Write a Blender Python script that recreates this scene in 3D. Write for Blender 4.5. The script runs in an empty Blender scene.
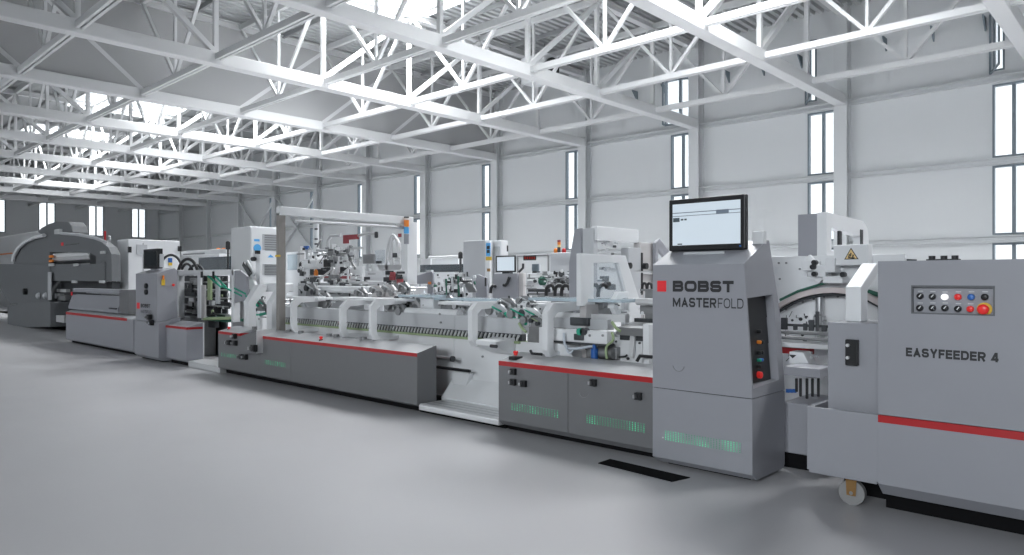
import bpy, bmesh, math, random
from mathutils import Vector, Matrix
from mathutils.geometry import tessellate_polygon

random.seed(7)
scene = bpy.context.scene
COL = scene.collection
# ------------------------------------------------------------------ survey helpers
# eye point is the origin in plan, eye height H; X runs along the production line, Y across the hall
H = 1.5
SKYW, FILLW, WORLD, EXPO = 2000, 1450, 1.6, 0.15
FPX, CX, CY = 711.0, 512.0, 279.0
SA, CA = math.sin(math.radians(43.2)), math.cos(math.radians(43.2))

def X(px, Y):
    t = (px - CX) / FPX
    return Y * (CA * t - SA) / (CA + SA * t)

def Yx(px, x):
    t = (px - CX) / FPX
    return x * (CA + SA * t) / (CA * t - SA)

def dep(x, y):
    return -SA * x + CA * y

def P(px, py, Y):                      # point on a plane parallel to the line
    x = X(px, Y)
    return (x, H + (CY - py) / FPX * dep(x, Y))

def Q(px, py, x):                      # point on a plane across the hall
    y = Yx(px, x)
    return (y, H + (CY - py) / FPX * dep(x, y))

def ZP(px, py, Y): return P(px, py, Y)[1]
def P3(px, py, Y):
    a = P(px, py, Y); return (a[0], Y, a[1])
def Q3(px, py, x):
    a = Q(px, py, x); return (x, a[0], a[1])

# ------------------------------------------------------------------ mesh builder
class MB:
    def __init__(s): s.v = []; s.f = []; s.sm = []
    def add(s, vs, fs, smooth=False):
        o = len(s.v); s.v += [tuple(v) for v in vs]
        for f in fs: s.f.append([o + i for i in f]); s.sm.append(smooth)
        return s
    def box(s, x0, x1, y0, y1, z0, z1):
        x0, x1 = min(x0, x1), max(x0, x1); y0, y1 = min(y0, y1), max(y0, y1); z0, z1 = min(z0, z1), max(z0, z1)
        return s.add([(x0,y0,z0),(x1,y0,z0),(x1,y1,z0),(x0,y1,z0),(x0,y0,z1),(x1,y0,z1),(x1,y1,z1),(x0,y1,z1)],
                     [(0,3,2,1),(4,5,6,7),(0,1,5,4),(1,2,6,5),(2,3,7,6),(3,0,4,7)])
    def prism(s, plane, loops, a, b):
        # loops: outer polygon then holes, in the plane's two coordinates
        if not isinstance(loops[0][0], (tuple, list)): loops = [loops]
        def m(p, d):
            u, v = p
            return {'xz': (u, d, v), 'yz': (d, u, v), 'xy': (u, v, d)}[plane]
        flat = [p for l in loops for p in l]
        tris = tessellate_polygon([[Vector((p[0], p[1], 0)) for p in l] for l in loops])
        n = len(flat)
        vs = [m(p, a) for p in flat] + [m(p, b) for p in flat]
        fs = [tuple(t) for t in tris] + [tuple(n + i for i in t[::-1]) for t in tris]
        k = 0
        for l in loops:
            c = len(l)
            for i in range(c):
                j = (i + 1) % c
                fs.append((k + i, k + j, n + k + j, n + k + i))
            k += c
        return s.add(vs, fs)
    def tube(s, pts, r, n=8, smooth=True, caps=True):
        pts = [Vector(p) for p in pts]
        rings = []
        up = None
        for i, p in enumerate(pts):
            if i == 0: d = pts[1] - pts[0]
            elif i == len(pts) - 1: d = pts[-1] - pts[-2]
            else: d = (pts[i+1] - pts[i]).normalized() + (pts[i] - pts[i-1]).normalized()
            if d.length < 1e-9: d = Vector((0,0,1))
            d.normalize()
            if up is None:
                up = Vector((0,0,1)) if abs(d.z) < .9 else Vector((1,0,0))
            a = d.cross(up).normalized(); b = a.cross(d).normalized(); up = b
            rr = r[i] if isinstance(r, (list, tuple)) else r
            rings.append([p + (a * math.cos(2*math.pi*k/n) + b * math.sin(2*math.pi*k/n)) * rr for k in range(n)])
        vs = [v for ring in rings for v in ring]
        fs = []
        for i in range(len(rings) - 1):
            for k in range(n):
                k2 = (k + 1) % n
                fs.append((i*n+k, i*n+k2, (i+1)*n+k2, (i+1)*n+k))
        s.add(vs, fs, smooth)
        if caps:
            s.add(rings[0], [tuple(range(n))[::-1]]); s.add(rings[-1], [tuple(range(n))])
        return s
    def cyl(s, p, q, r, n=14): return s.tube([p, q], r, n)
    def bar(s, p, q, w, h):
        # square bar between two points
        p, q = Vector(p), Vector(q); d = (q - p).normalized()
        up = Vector((0,0,1)) if abs(d.z) < .95 else Vector((0,1,0))
        a = d.cross(up).normalized() * w / 2; b = a.cross(d).normalized() * h / 2
        vs = [p-a-b, p+a-b, p+a+b, p-a+b, q-a-b, q+a-b, q+a+b, q-a+b]
        return s.add(vs, [(0,3,2,1),(4,5,6,7),(0,1,5,4),(1,2,6,5),(2,3,7,6),(3,0,4,7)])
    def dome(s, c, axis, r, hgt, n=14, rings=4):
        # rounded cap: centre of the base, unit axis
        c, ax = Vector(c), Vector(axis).normalized()
        up = Vector((0,0,1)) if abs(ax.z) < .9 else Vector((1,0,0))
        a = ax.cross(up).normalized(); b = a.cross(ax).normalized()
        vs, fs = [], []
        for i in range(rings):
            th = math.pi/2 * i / rings
            for k in range(n):
                an = 2*math.pi*k/n
                vs.append(c + (a*math.cos(an) + b*math.sin(an)) * r*math.cos(th) + ax*hgt*math.sin(th))
        vs.append(c + ax*hgt)
        for i in range(rings-1):
            for k in range(n):
                k2 = (k+1) % n
                fs.append((i*n+k, i*n+k2, (i+1)*n+k2, (i+1)*n+k))
        t = (rings-1)*n
        for k in range(n): fs.append((t+k, t+(k+1) % n, len(vs)-1))
        return s.add(vs, fs, True)

LOC = {}
def build(name, mb, mat, parent=None, label=None, bevel=0.0, stuff=False):
    org = LOC.get(parent.name, Vector((0,0,0))) if parent else Vector((0,0,0))
    me = bpy.data.meshes.new(name)
    me.from_pydata([Vector(v) - org for v in mb.v], [], mb.f)
    for p, sm in zip(me.polygons, mb.sm): p.use_smooth = sm
    bm = bmesh.new(); bm.from_mesh(me)
    bmesh.ops.recalc_face_normals(bm, faces=bm.faces); bm.to_mesh(me); bm.free()
    me.materials.append(mat)
    o = bpy.data.objects.new(name, me); COL.objects.link(o)
    if parent: o.parent = parent; LOC[o.name] = org
    else: LOC[o.name] = Vector((0,0,0))
    if bevel:
        m = o.modifiers.new('edge', 'BEVEL'); m.width = bevel; m.segments = 2; m.limit_method = 'ANGLE'; m.angle_limit = math.radians(40)
    if label: o['label'] = label
    return o

def thing(name, label, cat, loc, group=None):
    o = bpy.data.objects.new(name, None); COL.objects.link(o)
    o.location = loc; o.empty_display_size = .2
    LOC[o.name] = Vector(loc)
    o['label'] = label; o['category'] = cat
    if group: o['group'] = group
    return o

def tag(o, label, cat, group=None):
    o['label'] = label; o['category'] = cat
    if group: o['group'] = group
    return o

def struct(name, mb, mat, parent=None):
    o = build(name, mb, mat, parent)
    if not parent: o['kind'] = 'structure'
    return o

def recentre(o):
    # put a one-mesh thing's origin at the middle of its base
    me = o.data
    xs = [v.co.x for v in me.vertices]; ys = [v.co.y for v in me.vertices]; zs = [v.co.z for v in me.vertices]
    c = Vector(((min(xs)+max(xs))/2, (min(ys)+max(ys))/2, min(zs)))
    me.transform(Matrix.Translation(-c)); o.location = c
    return o

def _arc(cx, cy, rx, ry, a0, a1, n=8):
    return [(cx + rx*math.cos(math.radians(a0+(a1-a0)*i/n)), cy + ry*math.sin(math.radians(a0+(a1-a0)*i/n))) for i in range(n+1)]
def glyph(ch, w, t):
    # centre lines of a grotesque capital in a box w wide and 1 high; a list of (points, closed)
    h = t/2; L, R, B_, T_, Mi = h, w-h, h, 1-h, .5
    if ch == 'E': return [([(w, T_), (L, T_), (L, B_), (w, B_)], 0), ([(L, .52), (w*.94, .52)], 0)]
    if ch == 'F': return [([(w, T_), (L, T_), (L, 0)], 0), ([(L, .49), (w*.92, .49)], 0)]
    if ch == 'L': return [([(L, 1), (L, B_), (w, B_)], 0)]
    if ch == 'T': return [([(0, T_), (w, T_)], 0), ([(w/2, T_), (w/2, 0)], 0)]
    if ch == 'A': return [([(h*1.05, 0), (w/2-.01, 1-t*.95), (w/2+.01, 1-t*.95), (w-h*1.05, 0)], 0), ([(w/2, 1-t*1.1), (w/2, 1)], 0), ([(w*.22, .30), (w*.78, .30)], 0)]
    if ch == 'M': return [([(L, 0), (L, 1-h*.4)], 0), ([(L+h*.15, 1-h), (w/2, t*.85), (R-h*.15, 1-h)], 0), ([(R, 1-h*.4), (R, 0)], 0)]
    if ch == 'Y': return [([(h*1.05, 1), (w/2, .42), (w-h*1.05, 1)], 0), ([(w/2, .45), (w/2, 0)], 0)]
    if ch == 'O':
        r = min(w, 1)*.42
        return [(_arc(R-r+h, T_-r+h, r-h, r-h, 0, 90) + _arc(L+r-h, T_-r+h, r-h, r-h, 90, 180) + _arc(L+r-h, B_+r-h, r-h, r-h, 180, 270) + _arc(R-r+h, B_+r-h, r-h, r-h, 270, 360), 1)]
    if ch == 'D':
        r = .42
        return [([(L, B_)] + _arc(R-r+h, B_+r-h, r-h, r-h, 270, 360) + _arc(R-r+h, T_-r+h, r-h, r-h, 0, 90) + [(L, T_)], 1)]
    if ch == 'R':
        r = (T_-.45)/2
        return [([(L, 0), (L, T_)] + _arc(R-r-.01, T_-r, r, r, 90, -90) + [(L, .45)], 0), ([(w*.5, .45), (R-h*.2, 0)], 0)]
    if ch == 'B':
        r1, r2 = (T_-.52)/2, (.52-B_)/2
        return [([(L, B_), (L, T_)] + _arc(R-r1-.03, T_-r1, r1, r1, 90, -90) + [(L, .52)], 0), ([(L, .52)] + _arc(R-r2, B_+r2, r2, r2, 90, -90) + [(L-h, B_)], 0)]
    if ch == 'S':
        r1, r2 = (T_-.51)/2, (.51-B_)/2
        return [([(R, T_-r1*.75)] + _arc(R-r1, T_-r1, r1, r1, 20, 90) + _arc(L+r1, T_-r1, r1, r1, 90, 270) + _arc(R-r2, B_+r2, r2, r2, 90, -90) + _arc(L+r2, B_+r2, r2, r2, 270, 160), 0)]
    if ch == '4': return [([(w*.74, 0), (w*.74, 1)], 0), ([(w*.74-h*.6, 1-h*.5), (h*1.3, .27), (w, .27)], 0)]
    return []
def ribbon(pts, closed, t):
    p = [Vector(q) for q in pts]; q = [p[0]]
    for v in p[1:]:
        if (v-q[-1]).length > 1e-5: q.append(v)
    if closed and (q[0]-q[-1]).length < 1e-5: q.pop()
    p = q; n_ = len(p); l, r = [], []
    for i in range(n_):
        d0 = (p[i]-p[i-1]).normalized() if (i or closed) else None
        d1 = (p[(i+1) % n_]-p[i]).normalized() if (i < n_-1 or closed) else None
        d0 = d0 or d1; d1 = d1 or d0
        m = Vector((-(d0.y+d1.y), d0.x+d1.x)); m.normalize()
        k = max(.35, m.dot(Vector((-d0.y, d0.x))))
        l.append(p[i]+m*t/2/k); r.append(p[i]-m*t/2/k)
    vs = l + r; fs = []
    for i in range(n_ if closed else n_-1):
        j = (i+1) % n_; fs.append((i, j, n_+j, n_+i))
    return vs, fs
WID = {'M': 1.12, 'O': 1.0, 'D': .92, 'A': .98, 'Y': .94, 'T': .84, 'L': .74, 'E': .78, 'F': .74, 'S': .88, 'B': .90, 'R': .90, '4': .82, ' ': .35}
def lettering(name, txt, mat, parent, x0, x1, y, z0, z1, bold=.16, gap=.16, wide=1.0):
    # capitals standing on a front face, fitted between x0..x1 and z0..z1
    mb = MB(); tot = sum(WID[c]*wide for c in txt) + gap*(len(txt)-1)
    sx, sz = (x1-x0)/tot, z1-z0; cur = 0; ly = 0
    for c in txt:
        w = WID[c]*wide
        for pts, cl in glyph(c, w, bold):
            vs, fs = ribbon(pts, cl, bold); ly += 1
            mb.add([(x0+(cur+v.x)*sx, y-.0002*(ly % 3), z0+v.y*sz) for v in vs], fs)
        cur += w + gap
    return build(name, mb, mat, parent)

# ------------------------------------------------------------------ materials
def mat(name, col, rough=.5, metal=0.0, noise=0.0, nscale=4.0, emit=None, estr=0.0, spec=.5, coat=0.0):
    m = bpy.data.materials.new(name); m.use_nodes = True
    nt = m.node_tree; b = nt.nodes['Principled BSDF']
    b.inputs['Base Color'].default_value = (*col, 1); b.inputs['Roughness'].default_value = rough
    b.inputs['Metallic'].default_value = metal; b.inputs['Specular IOR Level'].default_value = spec
    if coat: b.inputs['Coat Weight'].default_value = coat; b.inputs['Coat Roughness'].default_value = .15
    if noise:
        tc = nt.nodes.new('ShaderNodeTexCoord'); n = nt.nodes.new('ShaderNodeTexNoise'); n.inputs['Scale'].default_value = nscale
        n.inputs['Detail'].default_value = 5
        r = nt.nodes.new('ShaderNodeMix'); r.data_type = 'RGBA'
        r.inputs['A'].default_value = (*[c*(1-noise) for c in col], 1); r.inputs['B'].default_value = (*[min(1, c*(1+noise)) for c in col], 1)
        nt.links.new(tc.outputs['Object'], n.inputs['Vector']); nt.links.new(n.outputs['Fac'], r.inputs['Factor'])
        nt.links.new(r.outputs['Result'], b.inputs['Base Color'])
    if emit:
        b.inputs['Emission Color'].default_value = (*emit, 1); b.inputs['Emission Strength'].default_value = estr
    return m

M = {}
M['grey'] = mat('machine_grey_paint', (.305,.312,.342), .42, noise=.03, nscale=3)
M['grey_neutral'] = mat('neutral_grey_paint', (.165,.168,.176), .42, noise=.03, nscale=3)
M['grey_dark'] = mat('machine_dark_grey_paint', (.115,.122,.132), .45, noise=.04)
M['grey_light'] = mat('light_grey_paint', (.50,.515,.535), .4, noise=.02)
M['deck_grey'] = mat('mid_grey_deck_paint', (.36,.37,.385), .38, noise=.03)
M['white'] = mat('white_machine_paint', (.74,.755,.77), .38, noise=.02)
M['steel_white'] = mat('roof_steel_white_paint', (.66,.67,.675), .5, noise=.02, nscale=1)
M['red'] = mat('red_stripe_paint', (.43,.013,.017), .4)
M['red_dull'] = mat('dull_dark_red_paint', (.30,.05,.06), .5)
M['logo_red'] = mat('bright_red_mark', (.86,.03,.04), .45)
M['black'] = mat('black_plastic', (.012,.013,.015), .4)
M['ink'] = mat('black_lettering', (.022,.023,.026), .5)
M['blackmat'] = mat('dark_underside', (.006,.006,.007), .9, spec=.15)  # black for blocks imitating the shade under machines, and for the floor mat
M['metal'] = mat('brushed_steel', (.52,.53,.54), .32, metal=.85, noise=.06, nscale=20)
M['alu'] = mat('pale_aluminium', (.70,.71,.72), .35, metal=.35, noise=.03, nscale=10)
M['dark'] = mat('dark_mechanism_steel', (.06,.065,.07), .45, metal=.4, noise=.2, nscale=15)
M['mid'] = mat('mid_grey_steel', (.25,.255,.26), .4, metal=.4, noise=.1, nscale=12)
M['pinkgrey'] = mat('warm_grey_panel', (.50,.485,.485), .45)
M['brownpost'] = mat('warm_grey_post', (.27,.255,.24), .5, noise=.05)
M['green'] = mat('green_belt', (.02,.34,.22), .55)
M['greendark'] = mat('dark_green_belt', (.03,.13,.09), .6)
M['olive'] = mat('pale_green_belt', (.33,.42,.24), .6, noise=.1)
M['blue'] = mat('blue_plastic', (.02,.11,.38), .4)
M['skyblue'] = mat('light_blue_sticker', (.10,.42,.80), .5)
M['yellow'] = mat('yellow_marking', (.75,.50,.05), .5)
M['orange'] = mat('orange_plastic', (.85,.25,.03), .4)
M['tan'] = mat('warning_sticker_sand', (.80,.58,.26), .5)
M['btn_red'] = mat('red_push_button', (.75,.03,.03), .3, emit=(.8,.03,.02), estr=.12)
M['btn_white'] = mat('lit_white_button', (.9,.9,.9), .3, emit=(1,1,1), estr=.7)
M['btn_blue'] = mat('blue_push_button', (.04,.16,.5), .3)
M['led_green'] = mat('green_led_light', (.03,.16,.09), .5, emit=(.04,.6,.28), estr=.5)
def led_noise():
    m = M['led_green']; nt = m.node_tree; bs = nt.nodes['Principled BSDF']
    tc = nt.nodes.new('ShaderNodeTexCoord'); nz = nt.nodes.new('ShaderNodeTexNoise'); nz.inputs['Scale'].default_value = 7.0; nz.inputs['Detail'].default_value = 1
    mr = nt.nodes.new('ShaderNodeMapRange'); mr.inputs['From Min'].default_value = .45; mr.inputs['From Max'].default_value = .75; mr.inputs['To Min'].default_value = .25; mr.inputs['To Max'].default_value = 1.5
    nt.links.new(tc.outputs['Object'], nz.inputs['Vector']); nt.links.new(nz.outputs['Fac'], mr.inputs['Value']); nt.links.new(mr.outputs[0], bs.inputs['Emission Strength'])
led_noise()
M['led_red'] = mat('red_led_digits', (.2,.01,.01), .5, emit=(.9,.08,.05), estr=.12)
M['brass'] = mat('brown_castor_fork', (.30,.17,.06), .45, metal=.4)
M['rubber'] = mat('pale_grey_tyre', (.26,.26,.26), .5)
M['screen'] = mat('lit_screen', (.3,.35,.4), .25, emit=(.62,.70,.76), estr=.62)
M['screen_dark'] = mat('screen_header_bar', (.1,.12,.15), .3, emit=(.22,.28,.35), estr=.35)
M['screen_ink'] = mat('screen_icons', (.04,.05,.06), .3, emit=(.08,.12,.14), estr=.35)
M['screen_off'] = mat('dark_screen_glass', (.035,.04,.045), .2)
M['hose'] = mat('black_rubber_hose', (.015,.015,.017), .5)
M['clearhose'] = mat('milky_air_hose', (.55,.60,.66), .3)
M['duct'] = mat('galvanised_duct', (.55,.56,.57), .38, metal=.5, noise=.04)
M['arch'] = mat('die_cutter_grey_paint', (.155,.163,.172), .5, noise=.04, nscale=2)
M['rope'] = mat('pale_pink_belt', (.58,.52,.51), .6)

def glass_like(name, tint, alpha, rough=.08):
    m = bpy.data.materials.new(name); m.use_nodes = True; nt = m.node_tree
    nt.nodes.clear()
    out = nt.nodes.new('ShaderNodeOutputMaterial'); mx = nt.nodes.new('ShaderNodeMixShader')
    tr = nt.nodes.new('ShaderNodeBsdfTransparent'); pr = nt.nodes.new('ShaderNodeBsdfPrincipled')
    tr.inputs['Color'].default_value = (.97,.98,.99,1)
    pr.inputs['Base Color'].default_value = (*tint, 1); pr.inputs['Roughness'].default_value = rough
    mx.inputs['Fac'].default_value = alpha
    nt.links.new(tr.outputs[0], mx.inputs[1]); nt.links.new(pr.outputs[0], mx.inputs[2]); nt.links.new(mx.outputs[0], out.inputs[0])
    return m
M['pane'] = glass_like('window_glass', (.6,.68,.75), .12)
M['acrylic'] = glass_like('pale_blue_guard_acrylic', (.55,.66,.72), .62, .15)
M['guard'] = glass_like('clear_guard_pane', (.50,.56,.60), .2, .08)
M['smoked'] = glass_like('smoked_guard_glass', (.05,.07,.085), .8, .12)

def wall_mat():
    m = mat('sandwich_panel_white', (.64,.66,.67), .55)
    nt = m.node_tree; b = nt.nodes['Principled BSDF']
    tc = nt.nodes.new('ShaderNodeTexCoord'); w = nt.nodes.new('ShaderNodeTexWave'); w.wave_type = 'BANDS'; w.bands_direction = 'X'
    w.inputs['Scale'].default_value = 2.2; w.inputs['Distortion'].default_value = 0
    bp = nt.nodes.new('ShaderNodeBump'); bp.inputs['Strength'].default_value = .06; bp.inputs['Distance'].default_value = .03
    nt.links.new(tc.outputs['Object'], w.inputs['Vector']); nt.links.new(w.outputs['Fac'], bp.inputs['Height']); nt.links.new(bp.outputs[0], b.inputs['Normal'])
    return m
M['wall'] = wall_mat()
M['wall_shade'] = mat('dark_grey_cladding', (.10,.105,.11), .6)  # unseen walls coloured dark to cut bounce onto the machines
M['girt'] = mat('wall_rail_paint', (.60,.62,.63), .5)
M['frame_dark'] = mat('window_frame_grey_blue', (.16,.20,.23), .45)
def floor_mat():
    m = mat('grey_epoxy_floor', (.47,.468,.482), .34, noise=.035, nscale=.55)
    nt = m.node_tree; b = nt.nodes['Principled BSDF']
    tc = nt.nodes.new('ShaderNodeTexCoord'); n = nt.nodes.new('ShaderNodeTexNoise'); n.inputs['Scale'].default_value = 1.3; n.inputs['Detail'].default_value = 4
    mr = nt.nodes.new('ShaderNodeMapRange'); mr.inputs['To Min'].default_value = .27; mr.inputs['To Max'].default_value = .40
    nt.links.new(tc.outputs['Object'], n.inputs['Vector']); nt.links.new(n.outputs['Fac'], mr.inputs['Value']); nt.links.new(mr.outputs[0], b.inputs['Roughness'])
    return m
M['floor'] = floor_mat()
M['deck'] = mat('roof_deck_steel', (.42,.435,.44), .5, metal=.0, noise=.05, nscale=2)
M['rib'] = mat('roof_deck_rib_steel', (.30,.31,.315), .5)
M['curtain'] = mat('smoke_curtain_white', (.40,.405,.41), .6, noise=.02, nscale=.6)

# ================================================================== THE HALL
WY, XE, XR, YF, RZ = 25.0, -67.3, 12.0, -16.0, 10.6
KX = [-8.19 - 5.375*k for k in range(-3, 12)]
JY = [25 - 3.3*j for j in range(1, 12)]

struct('floor', MB().box(XE-.3, XR+.3, YF-.3, WY+.3, -.2, 0), M['floor'])

# long wall with its window columns
holes = []; wins = []
for k in range(-2, 8):
    xl = -9.40 - 5.375*k
    for zi, (a, b) in enumerate(((.95, 2.55), (2.80, 4.83), (5.07, 7.22))):
        if zi == 0 and k > 0: continue
        wins.append((xl, xl+.94, a, b))
for k, w in ((1, 1.22),):
    wins.append((-9.40-5.375*k-.28, -9.40-5.375*k+w-.28, 7.62, 9.45))
for k in (-1, 0):
    wins.append((-9.40-5.375*k+.02, -9.40-5.375*k+.30, 7.62, 9.75))
outer = [(XE, 0), (XR, 0), (XR, RZ+.13), (XE, RZ+.13)]
struct('wall_right', MB().prism('xz', [outer] + [[(x0, z0), (x1, z0), (x1, z1), (x0, z1)] for x0, x1, z0, z1 in wins if x1 < XR], WY, WY+.18), M['wall'])
n = 0
for x0, x1, z0, z1 in wins:
    if x1 >= XR: continue
    n += 1
    f = MB(); t = .05
    f.prism('xz', [[(x0, z0), (x1, z0), (x1, z1), (x0, z1)], [(x0+t, z0+t), (x1-t, z0+t), (x1-t, z1-t), (x0+t, z1-t)]], WY-.03, WY+.15)
    if x1-x0 > .5:
        xm = x0 + (x1-x0)*.55
        f.box(xm-.045, xm+.045, WY, WY+.12, z0+t, z1-t)
    w = struct('window_%d' % n, f, M['frame_dark'])
    build('pane', MB().box(x0+.03, x1-.03, WY+.07, WY+.085, z0+.03, z1-.03), M['pane'], w)
# opened sashes high on the wall
for k, ang in ((1, 28), (0, 62), (-1, 70)):
    x0 = -9.40-5.375*k + (.94 if k == 1 else -.05); L = 1.1
    a = math.radians(ang)
    def sp(u, z): return (x0 + (-u if k == 1 else u)*math.cos(a), WY-.06-u*math.sin(a), z)
    f = MB()
    for u in (0, L): f.bar(sp(u, 7.55), sp(u, 9.3), .05, .06)
    for z in (7.55, 9.3): f.bar(sp(0, z), sp(L, z), .05, .05)
    n += 1
    w = struct('window_%d' % n, f, M['frame_dark'])
    g = MB(); p0, p1 = sp(.02, 7.57), sp(L-.02, 7.57)
    g.add([p0, p1, (p1[0], p1[1], 9.28), (p0[0], p0[1], 9.28)], [(0,1,2,3)])
    build('pane', g, M['pane'], w)

# end wall
ew = [(y-.60, y+.60, 5.15, 7.75) for y in (23.3, 19.9, 16.3, 12.9, 9.5, 6.1, 2.7)]
struct('wall_end', MB().prism('yz', [[(YF, 0), (WY+.18, 0), (WY+.18, RZ+.13), (YF, RZ+.13)]] + [[(a, c), (b, c), (b, d), (a, d)] for a, b, c, d in ew], XE-.18, XE), M['wall'])
for a, b, c, d in ew:
    n += 1
    f = MB(); t = .06
    f.prism('yz', [[(a, c), (b, c), (b, d), (a, d)], [(a+t, c+t), (b-t, c+t), (b-t, d-t), (a+t, d-t)]], XE-.12, XE+.03)
    f.box(XE-.1, XE+.02, (a+b)/2-.05, (a+b)/2+.05, c+t, d-t)
    w = struct('window_%d' % n, f, M['frame_dark'])
    build('pane', MB().box(XE-.08, XE-.065, a+.03, b-.03, c+.03, d-.03), M['pane'], w)

lw = [(-1.5, 2.5), (3.0, 7.0), (-28.0, -24.0)]  # unseen openings added behind the eye to light the machine fronts
struct('wall_left', MB().prism('xz', [[(XE, 0), (XR, 0), (XR, RZ+.13), (XE, RZ+.13)]] + [[(p, 4.2), (q, 4.2), (q, 9.2), (p, 9.2)] for p, q in lw], YF-.18, YF), M['wall_shade'])
for p, q in lw:
    n += 1
    f = MB(); f.prism('xz', [[(p, 4.2), (q, 4.2), (q, 9.2), (p, 9.2)], [(p+.06, 4.26), (q-.06, 4.26), (q-.06, 9.14), (p+.06, 9.14)]], YF-.15, YF+.02)
    for i_ in (1, 2, 3): f.box(p+(q-p)*i_/4-.04, p+(q-p)*i_/4+.04, YF-.12, YF, 4.26, 9.14)
    w = struct('window_%d' % n, f, M['frame_dark'])
    build('pane', MB().box(p+.03, q-.03, YF-.08, YF-.065, 4.23, 9.17), M['pane'], w)
    L = bpy.data.lights.new('window_daylight', 'AREA'); L.shape = 'RECTANGLE'; L.size = q-p-.2; L.size_y = 4.7  # area fill light added in each unseen opening
    L.energy = FILLW * (1.3 if p < -10 else 1); L.color = (.95, .98, 1.0)
    lo = bpy.data.objects.new('window_daylight', L); COL.objects.link(lo); lo.location = ((p+q)/2, YF-.1, 6.7); lo.rotation_euler = (math.radians(90), 0, 0)
struct('wall_near', MB().box(XR, XR+.18, YF-.18, WY+.18, 0, RZ+.13), M['wall_shade'])
# columns, wall rails, braces
nt_ = 0
for i, kx in enumerate(KX):
    if kx < XE + .3 or kx > XR: continue
    m_ = MB(); m_.prism('xy', [(kx-.21, WY), (kx-.21, WY-.42), (kx+.21, WY-.42), (kx+.21, WY-.36), (kx+.03, WY-.36), (kx+.03, WY-.07), (kx+.21, WY-.07), (kx+.21, WY)], 0, RZ)
    m_.box(kx-.24, kx+.24, WY-.45, WY, 0, .04)
    nt_ += 1; struct('trim_%d' % nt_, m_, M['girt'])
for z in (2.67, 4.95, 7.38):
    m_ = MB(); m_.prism('yz', [(WY-.002, z-.1), (WY-.14, z-.1), (WY-.14, z-.07), (WY-.03, z-.04), (WY-.03, z+.05), (WY-.14, z+.08), (WY-.14, z+.1), (WY-.002, z+.1)], XE, XR)
    nt_ += 1; struct('trim_%d' % nt_, m_, M['girt'])
for z in (4.9, 8.2):
    nt_ += 1; struct('trim_%d' % nt_, MB().box(XE, XE+.12, YF, WY, z-.1, z+.1), M['girt'])
for (xa, xb) in ((KX[9], KX[10]), (KX[10], KX[11])):
    m_ = MB()
    m_.bar((xa, WY-.25, 2.8), (xb, WY-.25, 7.3), .12, .12); m_.bar((xb, WY-.18, 2.8), (xa, WY-.18, 7.3), .12, .12)
    nt_ += 1; struct('trim_%d' % nt_, m_, M['girt'])
# small eaves brackets along the wall head
for xb in [1.2 - 1.35*i for i in range(14)]:
    m_ = MB(); m_.prism('yz', [(WY, 9.25), (WY, 8.85), (WY-.03, 8.85), (WY-.40, 9.22), (WY-.40, 9.25)], xb-.02, xb+.02)
    nt_ += 1; struct('trim_%d' % nt_, m_, M['frame_dark'])

# roof deck: ribs run across the hall, with openings left for the skylights
SKX = [(-20.9, -16.1), (-31.7, -26.9), (-42.4, -37.6), (-53.2, -48.4), (-10.1, -5.3), (.6, 5.4)]
SKY_ROWS = [(11.0, 15.9)]
def deck(m_, x0, x1, y0, y1):
    p, step = [], .30
    nn = max(1, round((x1-x0)/step)); st = (x1-x0)/nn
    for i in range(nn):
        a = x0 + i*st
        p += [(a, RZ), (a+st*.5, RZ), (a+st*.6, RZ+.11), (a+st*.9, RZ+.11)]
    p.append((x1, RZ))
    c = len(p)
    vs = [(u, y0, v) for u, v in p] + [(u, y1, v) for u, v in p]
    m_.add(vs, [(i, i+1, c+i+1, c+i) for i in range(c-1)])
d = MB()
ye = [YF] + [v for r in sorted(SKY_ROWS) for v in r] + [WY]
edges = [XE] + [v for q in sorted(SKX) for v in q] + [XR]
for i in range(len(ye)-1):
    if i % 2 == 0: deck(d, XE, XR, ye[i], ye[i+1])
    else:
        for q in range(0, len(edges), 2): deck(d, edges[q], edges[q+1], ye[i], ye[i+1])
struct('ceiling', d, M['deck'])
for SY0, SY1 in SKY_ROWS:
    for a, b in SKX:
        n += 1
        f = MB(); f.prism('xy', [[(a, SY0), (b, SY0), (b, SY1), (a, SY1)], [(a+.06, SY0+.06), (b-.06, SY0+.06), (b-.06, SY1-.06), (a+.06, SY1-.06)]], RZ-.06, RZ+.5)
        for q in range(1, 4): f.box(a+(b-a)*q/4-.03, a+(b-a)*q/4+.03, SY0, SY1, RZ+.40, RZ+.44)
        w = struct('window_%d' % n, f, M['steel_white'])
        build('pane', MB().box(a+.03, b-.03, SY0+.03, SY1-.03, RZ+.47, RZ+.49), M['pane'], w)
        if SY0 < 0: continue
        L = bpy.data.lights.new('skylight_daylight', 'AREA'); L.shape = 'RECTANGLE'; L.size = b-a-.2; L.size_y = SY1-SY0-.2
        L.energy = SKYW * (.5 if a < -40 else 1); L.color = (.97, .985, 1.0); L.spread = math.radians(125)
        lo = bpy.data.objects.new('skylight_daylight', L); COL.objects.link(lo); lo.location = ((a+b)/2, (SY0+SY1)/2, RZ+.46)

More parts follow.
